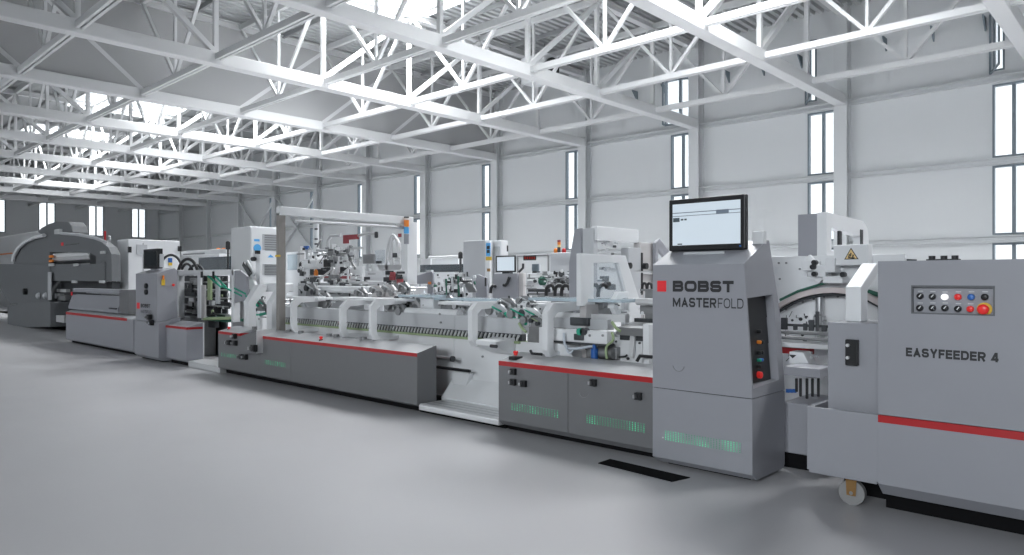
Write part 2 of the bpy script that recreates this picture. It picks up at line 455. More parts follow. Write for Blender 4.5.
# roof trusses across the hall
def ibeam_y(m_, x, z, w, h, y0, y1, t=.03):
    m_.prism('xz', [(x-w/2, z-h/2), (x+w/2, z-h/2), (x+w/2, z-h/2+t), (x+t/2, z-h/2+t), (x+t/2, z+h/2-t), (x+w/2, z+h/2-t),
                    (x+w/2, z+h/2), (x-w/2, z+h/2), (x-w/2, z+h/2-t), (x-t/2, z+h/2-t), (x-t/2, z-h/2+t), (x-w/2, z-h/2+t)], y0, y1)
ZB, ZT = 7.42, 10.40
for i, kx in enumerate(KX):
    if kx < XE+.5 or kx > XR: continue
    b = MB(); b.box(kx-.18, kx+.18, YF, WY-.40, ZB-.17, ZB+.17)
    r = build('roof_truss', b, M['steel_white'], None, bevel=.02); r['kind'] = 'structure'
    c = MB(); ibeam_y(c, kx, ZT, .24, .24, YF, WY-.4)
    build('top_chord', c, M['steel_white'], r)
    wv = MB()
    for j, y in enumerate(JY):
        wv.bar((kx, y, ZB+.16), (kx, y, ZT-.12), .12, .12)
        nx = y + 3.3 if y > 9 else y - 3.3
        if nx < WY-.2 and nx > YF: wv.bar((kx, y, ZB+.16), (kx, nx, ZT-.12), .15, .13)
    build('web_lattice', wv, M['steel_white'], r)
    if i == 6:
        cu = MB(); cu.box(kx+.02, kx+.07, YF, WY-.45, ZB+.17, ZT-.13)
        struct('smoke_curtain', cu, M['curtain'])
# trusses along the hall
for j, y in enumerate(JY):
    b = MB()
    for s in (-.058, .058): b.box(XE, XR, y+s-.036, y+s+.036, ZB-.06, ZB+.10)
    r = build('roof_truss', b, M['steel_white'], None); r['kind'] = 'structure'
    build('top_chord', MB().box(XE, XR, y-.06, y+.06, ZT-.1, ZT+.1), M['steel_white'], r)
    wv = MB()
    ks = [k for k in KX if k > XE-3]
    for a, c in zip(ks[:-1], ks[1:]):
        mx = (a+c)/2
        if mx < XE or mx > XR: continue
        wv.bar((mx, y, ZB+.1), (mx, y, ZT-.1), .075, .075)
        wv.bar((mx-.05, y, ZB+.1), (max(c, XE)+.15, y, ZT-.12), .09, .09); wv.bar((mx+.05, y, ZB+.1), (min(a, XR)-.15, y, ZT-.12), .09, .09)
    build('web_lattice', wv, M['steel_white'], r)
# purlins under the deck, between the trusses
for y in [q - 1.65 for q in JY]:
    m_ = MB(); m_.box(XE, XR, y-.04, y+.04, RZ-.16, RZ-.005)
    if any(r[0] < y < r[1] for r in SKY_ROWS):
        m_ = MB()
        for q in range(0, len(edges), 2): m_.box(edges[q], edges[q+1], y-.04, y+.04, RZ-.16, RZ-.005)
    nt_ += 1; struct('trim_%d' % nt_, m_, M['rib'])
# ================================================================== THE PRODUCTION LINE
def rect(u0, u1, v0, v1): return [(u0, v0), (u1, v0), (u1, v1), (u0, v1)]

def selector(parent, x, y, z, s=.045, name='selector_switch'):
    b = MB(); b.box(x-s*.55, x+s*.55, y-s*.7, y, z-s*.55, z+s*.55)
    o = build(name, b, M['black'], parent, bevel=.004)
    k = MB(); k.box(x-s*.45, x-s*.1, y-s*1.2, y-s*.7, z-s*.25, z+s*.25)
    build('switch_cap', k, M['metal'], o)
    return o

def vent(parent, x0, x1, y, z0, z1, nx=22, nz=5, name='vent_grille', m='grey'):
    p = build(name, MB().box(x0, x1, y-.002, y+.004, z0, z1), M[m], parent)
    s = MB(); dx = (x1-x0)/nx; dz = (z1-z0)/nz
    for i in range(nx):
        for j in range(nz):
            s.box(x0+dx*(i+.35), x0+dx*(i+.65), y-.0035, y-.001, z0+dz*(j+.3), z0+dz*(j+.75))
    build('lit_slot_grid', s, M['led_green'], p)
    return p

def lock(parent, x, y, z, r, name='lock_cover'):
    m = MB(); m.tube([(x+r*math.cos(a), y-.001, z+r*math.sin(a)) for a in [math.pi*(1.05+.9*i/10) for i in range(11)]], .0035, 6)
    build(name, m, M['mid'], parent)

def button(parent, x, y, z, r, m, name='push_button', h=.02):
    b = MB(); b.cyl((x, y, z), (x, y-h, z), r, 16); b.dome((x, y-h, z), (0,-1,0), r, r*.35, 16)
    return build(name, b, m, parent)

def estop(parent, p, axis, r=.022, collar=True):
    p = Vector(p); ax = Vector(axis)
    if collar:
        c = build('stop_button_collar', MB().cyl(p, p+ax*.02, r*1.15, 16), M['black'], parent)
    else: c = parent
    b = MB(); b.cyl(p+ax*.015, p+ax*.035, r*.7, 14); b.cyl(p+ax*.035, p+ax*.05, r, 16); b.dome(p+ax*.05, ax, r, r*.4, 16)
    build('emergency_stop', b, M['btn_red'], c)

def c_bracket(parent, px, y0, ztop, zbot, arm, foot, w=.10, t=.09, name='guard_bracket', mat_=None, px_is_x=False):
    # C shaped bracket standing on the deck, its arm and foot reaching back over the belts
    x = px if px_is_x else X(px, y0)
    r = .07
    pts = [(y0+foot, zbot), (y0+foot, zbot+.035), (y0+w+r*.3, zbot+.05), (y0+w, zbot+.05+r*.6), (y0+w, ztop-w-.05), (y0+w+.06, ztop-w),
           (y0+arm, ztop-w*.8), (y0+arm, ztop), (y0+.09, ztop), (y0, ztop-.09), (y0, zbot+.07), (y0+.05, zbot)]
    return build(name, MB().prism('yz', pts, x-t/2, x+t/2), mat_ or M['white'], parent, bevel=.008)

def fittings(parent, n, px0, px1, py0, py1, Y0, Y1, seed, mats=('dark', 'dark', 'mid', 'mid', 'grey_light', 'alu', 'black', 'white'), big=1.0):
    # small mechanical fittings seen in a region of a machine: blocks, shafts, wheels, angle brackets, rods
    r = random.Random(seed)
    for i in range(n):
        px, py, Y = r.uniform(px0, px1), r.uniform(py0, py1), r.uniform(Y0, Y1)
        x, z = P(px, py, Y); s = dep(x, Y)/FPX*big
        mt = M[r.choice(mats)]; k = r.random(); m_ = MB()
        if k < .30:
            w, h = s*r.uniform(1.2, 3.2), s*r.uniform(1, 3); m_.box(x-w/2, x+w/2, Y, Y+w*.5, z-h/2, z+h/2)
            build('mounting_block', m_, mt, parent, bevel=min(w, h)*.12)
        elif k < .48:
            L = s*r.uniform(5, 14); m_.cyl((x-L/2, Y, z), (x+L/2, Y, z), s*r.uniform(.3, .8), 10); build('cross_shaft', m_, mt, parent)
        elif k < .66:
            q = s*r.uniform(1.0, 2.1); m_.cyl((x, Y-q*.3, z), (x, Y+q*.3, z), q, 16); m_.cyl((x, Y-q*.5, z), (x, Y+q*.5, z), q*.4, 10); build('guide_wheel', m_, mt, parent)
        elif k < .84:
            w, h, t = s*r.uniform(2, 4), s*r.uniform(2, 5), s*.6
            m_.prism('xz', [(x-w/2, z-h/2), (x+w/2, z-h/2), (x+w/2, z-h/2+t), (x-w/2+t, z-h/2+t), (x-w/2+t, z+h/2), (x-w/2, z+h/2)], Y, Y+s*1.5); build('angle_bracket', m_, mt, parent)
        else:
            a_ = r.uniform(-1, 1); L = s*r.uniform(3, 8); m_.cyl((x-L*a_*.5, Y, z-L*.4), (x+L*a_*.5, Y, z+L*.4), s*.35, 8); build('tie_rod', m_, mt, parent)

# ------------------------------------------------------------------ feeder
D = 4.85
FX0, FX1, FB = X(878, D), 1.25, 6.15
zT = 1.612
zs1 = .643; zs0 = .598; zk = .20
feed = thing('carton_feeder', 'large grey feeder unit with a red stripe, button panel and EASYFEEDER 4 lettering', 'machine', ((FX0+FX1)/2, 5.5, 0))
cp = [P(911.0, 284.6, D), P(995.0, 317.2, D)]
cx0, cx1, cz1, cz0 = cp[0][0], cp[1][0], cp[0][1]-.004, cp[1][1]+.006
m_ = MB()
m_.prism('xz', [rect(FX0, FX1, zs1+.004, zT), rect(cx0, cx1, cz0, cz1)], D, D+.06)
m_.box(FX0, FX1, D+.05, FB, zs1+.004, zT)
build('front_cover', m_, M['grey'], feed)
build('red_stripe', MB().box(FX0, FX1, D-.002, D+.3, zs0, zs1), M['red'], feed)
m_ = MB(); m_.prism('yz', [(D, zs0), (D, zk+.01), (D+.1, zk-.075), (D+1.2, zk-.075), (D+1.2, zs0)], FX0, FX1)
build('lower_skirt', m_, M['grey'], feed)
pl = build('button_panel', MB().box(cx0, cx1, D+.03, D+.05, cz0, cz1), M['grey'], feed)
rim = MB(); rim.prism('xz', [rect(cx0, cx1, cz0, cz1), rect(cx0+.008, cx1-.008, cz0+.008, cz1-.012)], D+.001, D+.03); build('panel_edge', rim, M['grey_dark'], pl)
yb = D+.03
r1 = [(920.2,296.1,'k'), (932.5,296.5,'k'), (944.7,297,'btn_white'), (958,296.9,'btn_red'), (971.2,297,'btn_blue'), (984.8,297,'black')]
r2 = [(919.8,307.9,'k'), (932.5,307.9,'k'), (945,308,'k'), (958,308.8,'k'), (970.3,309,'btn_red'), (984.4,309.1,'e')]
for row in (r1, r2):
    for px, py, c in row:
        x, z = P(px, py, D+.02); rr = .0185
        if c == 'k':
            o = button(pl, x, yb, z, rr, M['black'], 'rotary_switch', .022)
            build('switch_pointer', MB().bar((x-.002, yb-.032, z-.004), (x+.010, yb-.032, z+.012), .004, .005), M['alu'], o)
        elif c == 'e':
            o = build('emergency_stop_collar', MB().cyl((x, yb, z), (x, yb-.012, z), .038, 24), M['yellow'], pl)
            b = MB(); b.cyl((x, yb-.012, z), (x, yb-.04, z), .018, 18); b.cyl((x, yb-.04, z), (x, yb-.055, z), .029, 22); b.dome((x, yb-.055, z), (0,-1,0), .029, .012, 22)
            build('emergency_stop', b, M['btn_red'], o)
        else: button(pl, x, yb, z, rr, M[c])
        if c != 'e':
            lg = MB()
            lg.box(x-.014, x+.014, yb-.001, yb+.001, z+.028, z+.032)
            build('legend', lg, M['alu'], pl)
a, b_ = P(906.0, 356.3, D), P(998.6, 361.8, D)
z0 = P(906.0, 356.2, D)[1]; z1 = P(906.0, 347.4, D)[1]
lettering('lettering', 'EASYFEEDER 4', M['ink'], feed, a[0], b_[0], D-.002, z0, z1, .25, .10)
# low tray and side column at its delivery end
lx0 = X(807, D)
m_ = MB()
m_.prism('xy', [rect(lx0, FX0, D, 5.47), rect(lx0+.03, FX0-.002, D+.03, 5.44)], zk+.02, zs1)
m_.box(lx0+.01, FX0-.01, D+.01, 5.46, zk, zk+.03)
build('corner_tray', m_, M['grey'], feed, bevel=.006)
sc_x0, sc_z = P(827.4, 321.5, 4.97)
sc = build('side_column', MB().box(sc_x0, FX0+.02, 4.97, 5.42, zk+.03, sc_z), M['grey'], feed, bevel=.01)
x0, z1 = P(847, 339, 4.97); x1, z0 = P(859.5, 365.5, 4.97)
sw = build('switch_block', MB().box(x0, x1, 4.93, 4.97, z0, z1), M['black'], sc, bevel=.005)
for f in (.3, .78):
    zz = z0+(z1-z0)*f; b = MB(); b.cyl((x0+.02, 4.93, zz), (x0+.02, 4.912, zz), .011, 12); build('push_button', b, M['alu'], sw)
# castors
for cxp, name in ((X(852.5, 5.0), 'castor'), (.95, 'castor')):
    y = 5.0; r = .082
    c = MB(); c.cyl((cxp-.0, y-.022, r), (cxp, y+.022, r), r, 28)
    w = build('castor_wheel', c, M['rubber'], feed, bevel=.006)
    h = MB(); h.cyl((cxp, y-.032, r), (cxp, y+.03, r), .012, 10); build('axle', h, M['metal'], w)
    f = MB(); f.prism('xz', [(cxp-.028, .065), (cxp+.028, .065), (cxp+.034, .17), (cxp-.034, .17)], y-.03, y-.024); f.prism('xz', [(cxp-.028, .065), (cxp+.028, .065), (cxp+.034, .17), (cxp-.034, .17)], y+.024, y+.03)
    f.box(cxp-.035, cxp+.035, y-.03, y+.03, .168, .2)
    build('castor_fork', f, M['brass'], feed)
plf = MB(); plf.box(lx0+.10, FX1-.1, D+.42, FB-.1, 0, .125); plf.box(FX0-.02, FX1-.1, D+.24, D+.43, 0, .125); build('plinth', plf, M['blackmat'], feed)  # black blocks stand in for the shadow under the feeder
# white arm rising from the side column
ax = X(854, 5.08)
pts = [Q(851, 320.5, ax), Q(851, 288, ax), Q(869.5, 264, ax), Q(878, 264, ax), Q(861, 292, ax), Q(861, 320.5, ax)]
yA = 5.08
arm = [(yA, sc_z), (yA, ZP(854, 287, yA)), (yA+.34, ZP(854, 287, yA)+.165), (yA+.52, ZP(854, 287, yA)+.165), (yA+.14, ZP(854, 287, yA)-.03), (yA+.14, sc_z)]
build('support_arm', MB().prism('yz', arm, ax-.055, ax+.045), M['white'], feed, bevel=.006)
# small fittings on top
for px, w in ((932, .05), (944, .07), (955, .05)):
    x = X(px, 5.3); b = MB(); b.box(x-w/2, x+w/2, 5.26, 5.34, zT, zT+.018); b.cyl((x, 5.3, zT+.018), (x, 5.3, zT+.04), .02, 10)
    build('clamp_lever', b, M['black'], feed)

# ------------------------------------------------------------------ transfer head between tower and feeder
YW = 6.25
hx0, hx1 = X(762, YW), X(905, YW)
head = thing('transfer_head', 'white transfer head with a curved belt, between the screen tower and the feeder', 'machine', ((hx0+hx1)/2, YW+.3, 0))
zt = ZP(800, 256, YW)
build('side_plate', MB().box(hx0, hx1, YW, YW+.05, .12, zt), M['white'], head, bevel=.006)
for px, py in ((779, 263), (786.5, 263), (780, 279), (800, 269), (803, 302), (814, 299), (824, 297), (838, 296.5), (786, 309)):
    x, z = P(px, py, YW); build('bolt', MB().cyl((x, YW, z), (x, YW-.012, z), .009, 8), M['mid'], head)

def arcpts(l, Y, dy=0): return [P3(px, py+dy, Y) for px, py in l]
arc = [(776, 309.5), (784, 304), (793, 299), (802, 295.3), (812, 292.5), (823.5, 290.5), (836, 290), (847.6, 291), (858, 293), (868, 296), (880, 302.5), (892, 310)]
bw = MB(); pts = arcpts(arc, YW-.10)
for yy0, yy1 in ((YW-.16, YW-.02),):
    vs = []; 
    for p in pts: vs += [(p[0], yy0, p[2]+.022), (p[0], yy1, p[2]+.022), (p[0], yy1, p[2]-.022), (p[0], yy0, p[2]-.022)]
    fs = []
    for i in range(len(pts)-1):
        for k in range(4): fs.append((i*4+k, i*4+(k+1) % 4, i*4+4+(k+1) % 4, i*4+4+k))
    fs += [(0,1,2,3), (len(vs)-4, len(vs)-1, len(vs)-2, len(vs)-3)]
    bw.add(vs, fs)
build('curved_belt', bw, M['rope'], head)
build('belt_guide', MB().tube(arcpts(arc, YW-.10, 4.2), .014, 8), M['dark'], head)
build('drive_belt', MB().tube(arcpts([(780, 300), (798, 291.2), (817, 285.4), (836, 280)], YW-.06), .012, 6), M['greendark'], head, label='dark green drive belt')
build('drive_belt', MB().tube(arcpts([(862, 289.5), (870, 292), (882, 296)], YW-.06), .02, 6), M['greendark'], head)
sh = MB(); x, z = P(819.5, 297, YW-.06); sh.cyl((x, YW-.06, z-.36), (x, YW-.06, z), .032, 14); sh.cyl((x, YW-.06, z-.22), (x, YW-.06, z-.16), .05, 14)
build('vertical_spindle', sh, M['metal'], head)
# clamping unit at the top of the plate
cl = MB()
c0, c1 = P3(811, 268, YW-.09), P3(842, 275, YW-.09)
for dx, dz, w, h in ((0, .02, .10, .09), (.09, -.03, .11, .10), (.18, .02, .08, .12), (.20, -.10, .16, .06)):
    cl.box(c0[0]+dx-w/2, c0[0]+dx+w/2, YW-.16, YW, c0[2]+dz-h/2, c0[2]+dz+h/2)
cl.bar((c0[0]-.02, YW-.1, c0[2]+.1), (c0[0]+.14, YW-.1, c0[2]-.10), .05, .05); cl.bar((c0[0]+.22, YW-.1, c0[2]+.07), (c0[0]+.05, YW-.1, c0[2]-.12), .04, .05)
build('clamping_unit', cl, M['white'], head, bevel=.008)
for px, py in ((813.5, 267), (815, 262.5), (843.5, 274.5), (815, 274)):
    x, z = P(px, py, YW-.17); build('clamp_knob', MB().cyl((x, YW-.2, z), (x, YW-.15, z), .022, 10), M['black'], head)
# feed table under the arc
fx0, fx1 = X(772, 5.75), X(832, 5.75)
t0 = ZP(800, 343, 5.75)
build('feed_table', MB().box(fx0, fx1+.3, 5.7, 6.2, t0-.035, t0), M['alu'], head)
rl = MB()
for i, dz in enumerate((.035, .075)): rl.cyl((fx0, 5.78+.06*i, t0+dz), (fx1+.2, 5.78+.06*i, t0+dz), .014, 10)
build('guide_rod', rl, M['mid'], head)
ca = MB()
for i, (px, w, h) in enumerate(((786, .05, .10), (797, .03, .05), (807, .03, .06), (813, .04, .09), (819, .025, .16), (826, .04, .05))):
    x = X(px, 5.95); ca.box(x-w/2, x+w/2, 5.9, 5.93, t0+.09, t0+.09+h)
ca.cyl((X(786, 5.9), 5.93, t0+.13), (X(828, 5.9), 5.93, t0+.13), .012, 8)
build('gripper_carriage', ca, M['dark'], head, bevel=.006)
tr_ = MB(); xa, za = P(783.5, 366, 5.35); xb, zb = P(826, 379, 5.35)
tr_.box(xa, xb-.04, 5.35, 5.65, zb, za)
build('drip_tray', tr_, M['grey'], head, bevel=.005)
build('red_cover', MB().box(fx0, X(812, 5.9), 5.82, 5.95, t0-.10, t0-.05), M['red'], head, label='dark red cover strip')
wb = MB(); x0, z1 = P(786, 352, 5.6); x1, z0 = P(804, 366, 5.6); wb.prism('xz', [(x0, z0), (x1+.02, z0), (x1-.03, z1), (x0, z1)], 5.66, 5.82)
o = build('belt_cover', wb, M['white'], head, bevel=.008)
x0, z0 = P(789, 357, 5.66); build('arrow_mark', MB().prism('xz', [(x0, z0+.02), (x0+.06, z0+.02), (x0+.03, z0-.008)], 5.656, 5.662), M['ink'], o)
lg = MB(); xa = X(781, 5.6); xb = X(826, 5.6)
lg.box(xa, xb+.1, 5.62, 6.2, .12, .52)
build('lower_frame', lg, M['grey'], head, bevel=.01)
hg = MB()
for px in (796, 800, 806.5, 812, 818):
    x, z = P(px, 381, 5.5); hg.box(x-.009, x+.009, 5.5, 5.52, z-.05-.07*((px*7) % 3)/2, z+.02)
build('hanging_plug', hg, M['black'], head, bevel=.004)
for px in (787, 790.5, 794):
    x, z = P(px, 391, 5.6); build('blue_tag', MB().box(x-.012, x+.012, 5.605, 5.62, z-.014, z+.014), M['blue'], head, label='blue tag')
build('plinth', MB().box(xa-.1, xb+.1, 5.64, 6.3, 0, .12), M['blackmat'], head)  # black block imitating the shade below the frame
fittings(head, 34, 785, 826, 312, 343, 5.85, 6.15, 41)
fittings(head, 14, 786, 826, 352, 384, 5.72, 5.9, 42)
fittings(head, 10, 806, 846, 262, 284, YW-.16, YW-.05, 43, ('white', 'alu', 'mid', 'white'))
# hood: grey end screen, white arch, warning plate
xg = X(824, 6.3); gx0, gz0 = P(798, 256.5, 6.3); gz1 = ZP(826, 213, 6.3)
build('end_screen', MB().box(gx0, xg-.06, 6.3, 6.36, zt-.03, gz1), M['grey'], head, label='grey end screen of the hood')
yE = 7.45
zz1 = H + (CY-212)/FPX*dep(xg, 6.3)
zlo = 1.70
outer_ = [(6.3, zlo), (6.3, zz1), (yE-.16, zz1-.02), (yE-.04, zz1-.08), (yE, zz1-.2), (yE, zlo)]
inner_ = [(6.43, zlo+.05), (6.43, zz1-.13), (yE-.22, zz1-.17), (yE-.22, zlo+.05)]
build('hood_arch', MB().prism('yz', [outer_, inner_], xg-.06, xg+.02), M['white'], head, bevel=.006)
build('slot_strip', MB().box(xg-.02, xg+.0, Yx(839.5, xg), Yx(842, xg), zlo+.09, zlo+.27), M['black'], head)
build('slot_strip', MB().box(xg+.02, xg+.026, Yx(860, xg+.02), Yx(862.5, xg+.02), zlo+.09, zlo+.27), M['black'], head)
yp = 6.12
wx0, wz0 = P(833.6, 265.5, yp); wx1, wz1 = P(868, 244, yp)
wp = build('warning_plate', MB().box(wx0, wx1, yp, yp+.12, wz0, wz1), M['white'], head, bevel=.006)
A_, B_, C_ = P(851, 247.6, yp), P(844.2, 259.6, yp), P(858.6, 259.2, yp)
so = build('warning_triangle', MB().prism('xz', [A_, B_, C_], yp-.001, yp), M['ink'], wp)
ctr = ((A_[0]+B_[0]+C_[0])/3, (A_[1]+B_[1]+C_[1])/3)
inn = [(ctr[0]+(p[0]-ctr[0])*.80, ctr[1]+(p[1]-ctr[1])*.80) for p in (A_, B_, C_)]
build('sticker_field', MB().prism('xz', inn, yp-.002, yp-.001), M['tan'], so)
hz = MB()
for (u, v, w, h) in ((-.018, .0, .009, .028), (-.005, .008, .009, .03), (.012, -.004, .010, .026), (.0, -.018, .05, .010)):
    hz.prism('xz', [(ctr[0]+u-w/2, ctr[1]+v-h/2), (ctr[0]+u+w/2, ctr[1]+v-h/2-.004), (ctr[0]+u+w/2+.004, ctr[1]+v+h/2-.004), (ctr[0]+u-w/2+.004, ctr[1]+v+h/2)], yp-.003, yp-.002)
build('hand_symbol', hz, M['ink'], so)
kb = MB(); kb.cyl((xg+.03, 7.35, zlo-.02), (xg+.30, 7.35, zlo-.02), .035, 12); kb.cyl((xg+.2, 7.35, zlo-.02), (xg+.27, 7.35, zlo-.02), .05, 12); kb.cyl((xg+.3, 7.35, zlo-.02), (xg+.46, 7.35, zlo-.03), .012, 8)
build('drive_shaft', kb, M['dark'], head)

# ------------------------------------------------------------------ screen tower
D = 4.95
TX0, TX1 = X(652.7, D), X(752.3, D)
TB = Yx(784.7, TX1)
zl, ztf = .629, ZP(700, 264.4, D)
ztb = 1.80
tow = thing('control_tower', 'tall grey control tower with a red square, BOBST MASTERFOLD lettering and the big screen', 'machine', ((TX0+TX1)/2, D+.25, 0))
prof = [(D, zl+.003), (D, ztf), (TB-.16, ztb), (TB-.12, ztb), (TB, 1.24), (TB, zl+.003)]
SY0_, SY1_ = D+.025, TB-.10
slot = [(SY0_, .70), (SY0_, 1.10), (SY0_-.005, 1.36), (SY1_-.02, 1.38), (SY1_, 1.28), (SY1_, .72)]
Rr = .062
m_ = MB(); m_.prism('yz', prof, TX0, TX1-Rr); m_.prism('yz', [prof, slot], TX1-Rr, TX1)
m_.v = [(x - max(0, z-zl)/(ztf-zl)*.062*(1 if x > (TX0+TX1)/2 else 0), y, z) for x, y, z in m_.v]
build('upper_housing', m_, M['grey'], tow)
m_ = MB(); m_.prism('yz', [(D, zl-.003), (D, .075), (D+.075, -.0+.025), (TB-.02, .025), (TB, .05), (TB, zl-.003)], TX0, TX1)
build('lower_door', m_, M['grey'], tow)
build('plinth', MB().box(TX0+.06, TX1-.08, D+.14, TB-.06, 0, .026), M['blackmat'], tow)
# seam shadow gap
build('seam', MB().box(TX0+.01, TX1-.01, D+.006, TB-.01, zl-.004, zl+.004), M['dark'], tow)
xr = TX1-Rr-.045
lean = lambda z: max(0, z-zl)/(ztf-zl)*.062
zq = [.72, 1.0, 1.2, 1.37]
rpm = MB()
for z0_, z1_ in zip(zq[:-1], zq[1:]):
    xa_, xb_ = TX1-Rr+.004-lean(z0_), TX1-Rr+.004-lean(z1_)
    rpm.add([(xa_, SY0_+.002, z0_), (xa_, SY1_-.012, z0_), (xb_, SY1_-.024, z1_), (xb_, SY0_+.002, z1_)], [(0,1,2,3)])
rp = build('side_button_panel', rpm, M['black'], tow, label='dark recessed button strip')
def sb(z, y, m, r=.016, nm='push_button'):
    xx = TX1-Rr+.004-lean(z)
    y += Yx(757.5, xx) - SY0_ - .05
    b = MB(); b.cyl((xx-.01, y, z), (xx+.025, y, z), r, 14); b.dome((xx+.025, y, z), (1,0,0), r, r*.4, 14)
    build(nm, b, m, rp)
for z, y, c, r in ((1.02, .05, 'orange', .014), (1.02, .09, 'black', .016), (1.10, .05, 'black', .014), (.94, .05, 'black', .015), (.94, .09, 'black', .015), (.885, .05, 'green', .012), (.885, .09, 'btn_blue', .012), (.84, .05, 'black', .013)):
    sb(z, SY0_+y, M[c], r)
sb(.775, SY0_+.06, M['btn_red'], .026, 'emergency_stop')
a0, a1 = P(657.4, 291.5, D), P(666.3, 280.7, D)
build('red_square_mark', MB().box(a0[0], a1[0], D-.003, D, a0[1], a1[1]), M['logo_red'], tow)
a0, a1 = P(672.9, 291.6, D), P(733.8, 280.9, D); zc = P(672.9, 280.7, D)[1]
lettering('brand_lettering', 'BOBST', M['ink'], tow, a0[0], a1[0], D-.002, a0[1], zc, .285, .12, 1.35)
a0 = P(672.9, 306.6, D); zc = P(672.9, 297.3, D)[1]
lettering('model_lettering', 'MASTER', M['ink'], tow, a0[0], X(716.6, D), D-.002, a0[1], zc, .21, .13)
lettering('model_lettering', 'FOLD', M['ink'], tow, X(718.0, D), X(743.6, D), D-.002, a0[1], zc, .125, .17)
x0, z1 = P(664.5, 430, D); x1, z0 = P(741.5, 450.5, D)
vent(tow, x0, x1, D, P(664.5, 440, D)[1], z1, 28, 6)
lx, lz = P(678.5, 365, D); lock(tow, lx, D, lz, .05)
x, z = P(663, 437.5, D); build('indicator_dot', MB().cyl((x, D, z), (x, D-.003, z), .006, 10), M['alu'], tow)
# the screen on its neck
ms = D+.22
mx0, mz0 = P(668.9, 251.2, ms); mx1 = X(745.0, ms); mz1 = ZP(668.6, 200.3, ms)
mon = build('monitor', MB().box(mx0, mx1, ms, ms+.06, mz0, mz1), M['black'], tow, bevel=.008, label='wide black framed touch screen on top of the tower')
bx, bz = (mx1-mx0)*.055, (mz1-mz0)*.095
sx0, sx1, sz0, sz1 = mx0+bx, mx1-bx, mz0+bz*1.1, mz1-bz
build('screen', MB().box(sx0, sx1, ms-.003, ms, sz0, sz1), M['screen'], mon)
W_, H_ = sx1-sx0, sz1-sz0
ui = MB()
def uib(u0, u1, v0, v1): ui.box(sx0+W_*u0, sx0+W_*u1, ms-.005, ms-.002, sz1-H_*v1, sz1-H_*v0)
uib(.0, 1, .205, .225); uib(.0, 1, .285, .30); uib(.66, .84, .20, .30)
build('screen_bars', ui, M['screen_dark'], mon)
ui = MB(); uib(.01, .11, .33, .43); uib(.13, .17, .36, .40); uib(.185, .22, .36, .40); uib(.08, .15, .955, .985)
build('screen_icons', ui, M['screen_ink'], mon)
build('power_light', MB().box(mx1-.045, mx1-.03, ms-.003, ms, mz0+.018, mz0+.03), M['btn_blue'], mon)
nk = MB(); nk.box(X(689, ms), X(722, ms), ms+.05, ms+.12, ztf+.02, mz0+.1); nk.box(X(685, ms), X(726, ms), ms-.03, ms+.14, ztf+.06, ztf+.105)
build('screen_neck', nk, M['grey_light'], tow, bevel=.006)
tp = MB(); xx = X(760, 5.35); tp.box(xx-.04, xx+.05, 5.3, 5.36, ztb-.03, ztb+.07)
build('cable_box', tp, M['white'], tow, bevel=.006)
# ------------------------------------------------------------------ dark plate on the floor under the tower
m_ = MB()
fp = []
for px, py in ((598, 463.5), (610, 459.5), (690, 478), (672, 482)):
    d_ = FPX*H/(py-CY); t = (px-CX)/FPX; fp.append((d_*(-SA+CA*t), d_*(CA+SA*t)))
m_.prism('xy', fp, 0.0, .006)
o = recentre(build('floor_mat', m_, M['blackmat'])); tag(o, 'thin black mat lying on the floor in front of the screen tower', 'mat')
# ------------------------------------------------------------------ folding section left of the tower
D = 5.05
zS1, zS0, zB = .69, .645, .085
AX0, AX1 = X(498.7, D), TX0-.005
fs_ = thing('folding_section', 'folding section with two green lit vents and red stripe, left of the screen tower', 'machine', ((AX0+AX1)/2, 5.6, 0))
xm = X(568, D)
for a, b in ((AX0, xm-.003), (xm+.003, AX1)):
    m_ = MB(); m_.prism('yz', [(D, zS0), (D, zB+.02), (D+.05, zB-.03), (D+.28, zB-.03), (D+.28, zS0)], a, b)
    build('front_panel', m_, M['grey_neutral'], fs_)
build('red_stripe', MB().box(AX0, AX1, D-.002, D+.28, zS0, zS1), M['red'], fs_)
YB = D+.32
m_ = MB(); m_.prism('yz', [(D, zS1), (D+.02, zS1+.004), (YB, .755), (YB, zS1)], AX0, AX1)
dk = build('deck_plate', m_, M['deck_grey'], fs_)
build('plinth', MB().box(AX0+.02, AX1-.02, D+.12, 6.3, 0, zB), M['blackmat'], fs_)  # black strip drawn as the shadowed gap above the floor
for px, py in ((514.5, 371.5), (514.5, 382), (525, 383.5), (594.5, 382.5), (639.5, 396)):
    x, z = P(px, py, D); selector(fs_, x, D, z, .055)
x, z = P(515, 357, D+.1)
b = build('stop_box', MB().box(x-.05, x+.05, D+.06, D+.16, zS1, zS1+.045), M['black'], fs_, bevel=.004)
estop(b, (x, D+.11, zS1+.04), (0,0,1), .026, False)
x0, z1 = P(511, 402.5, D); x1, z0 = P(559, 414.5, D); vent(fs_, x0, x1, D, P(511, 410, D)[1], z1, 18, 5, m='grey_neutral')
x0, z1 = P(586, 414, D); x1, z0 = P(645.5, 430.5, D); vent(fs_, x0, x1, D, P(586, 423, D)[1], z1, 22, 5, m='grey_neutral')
for px, py in ((584, 392), ):
    x, z = P(px, py, D); lock(fs_, x, D, z, .05)
# inner side plate, sloping white shelf and carriers
YI = 5.66
build('side_plate', MB().box(AX0, AX1, YI, YI+.04, .1, ZP(600, 331, YI)), M['white'], fs_)
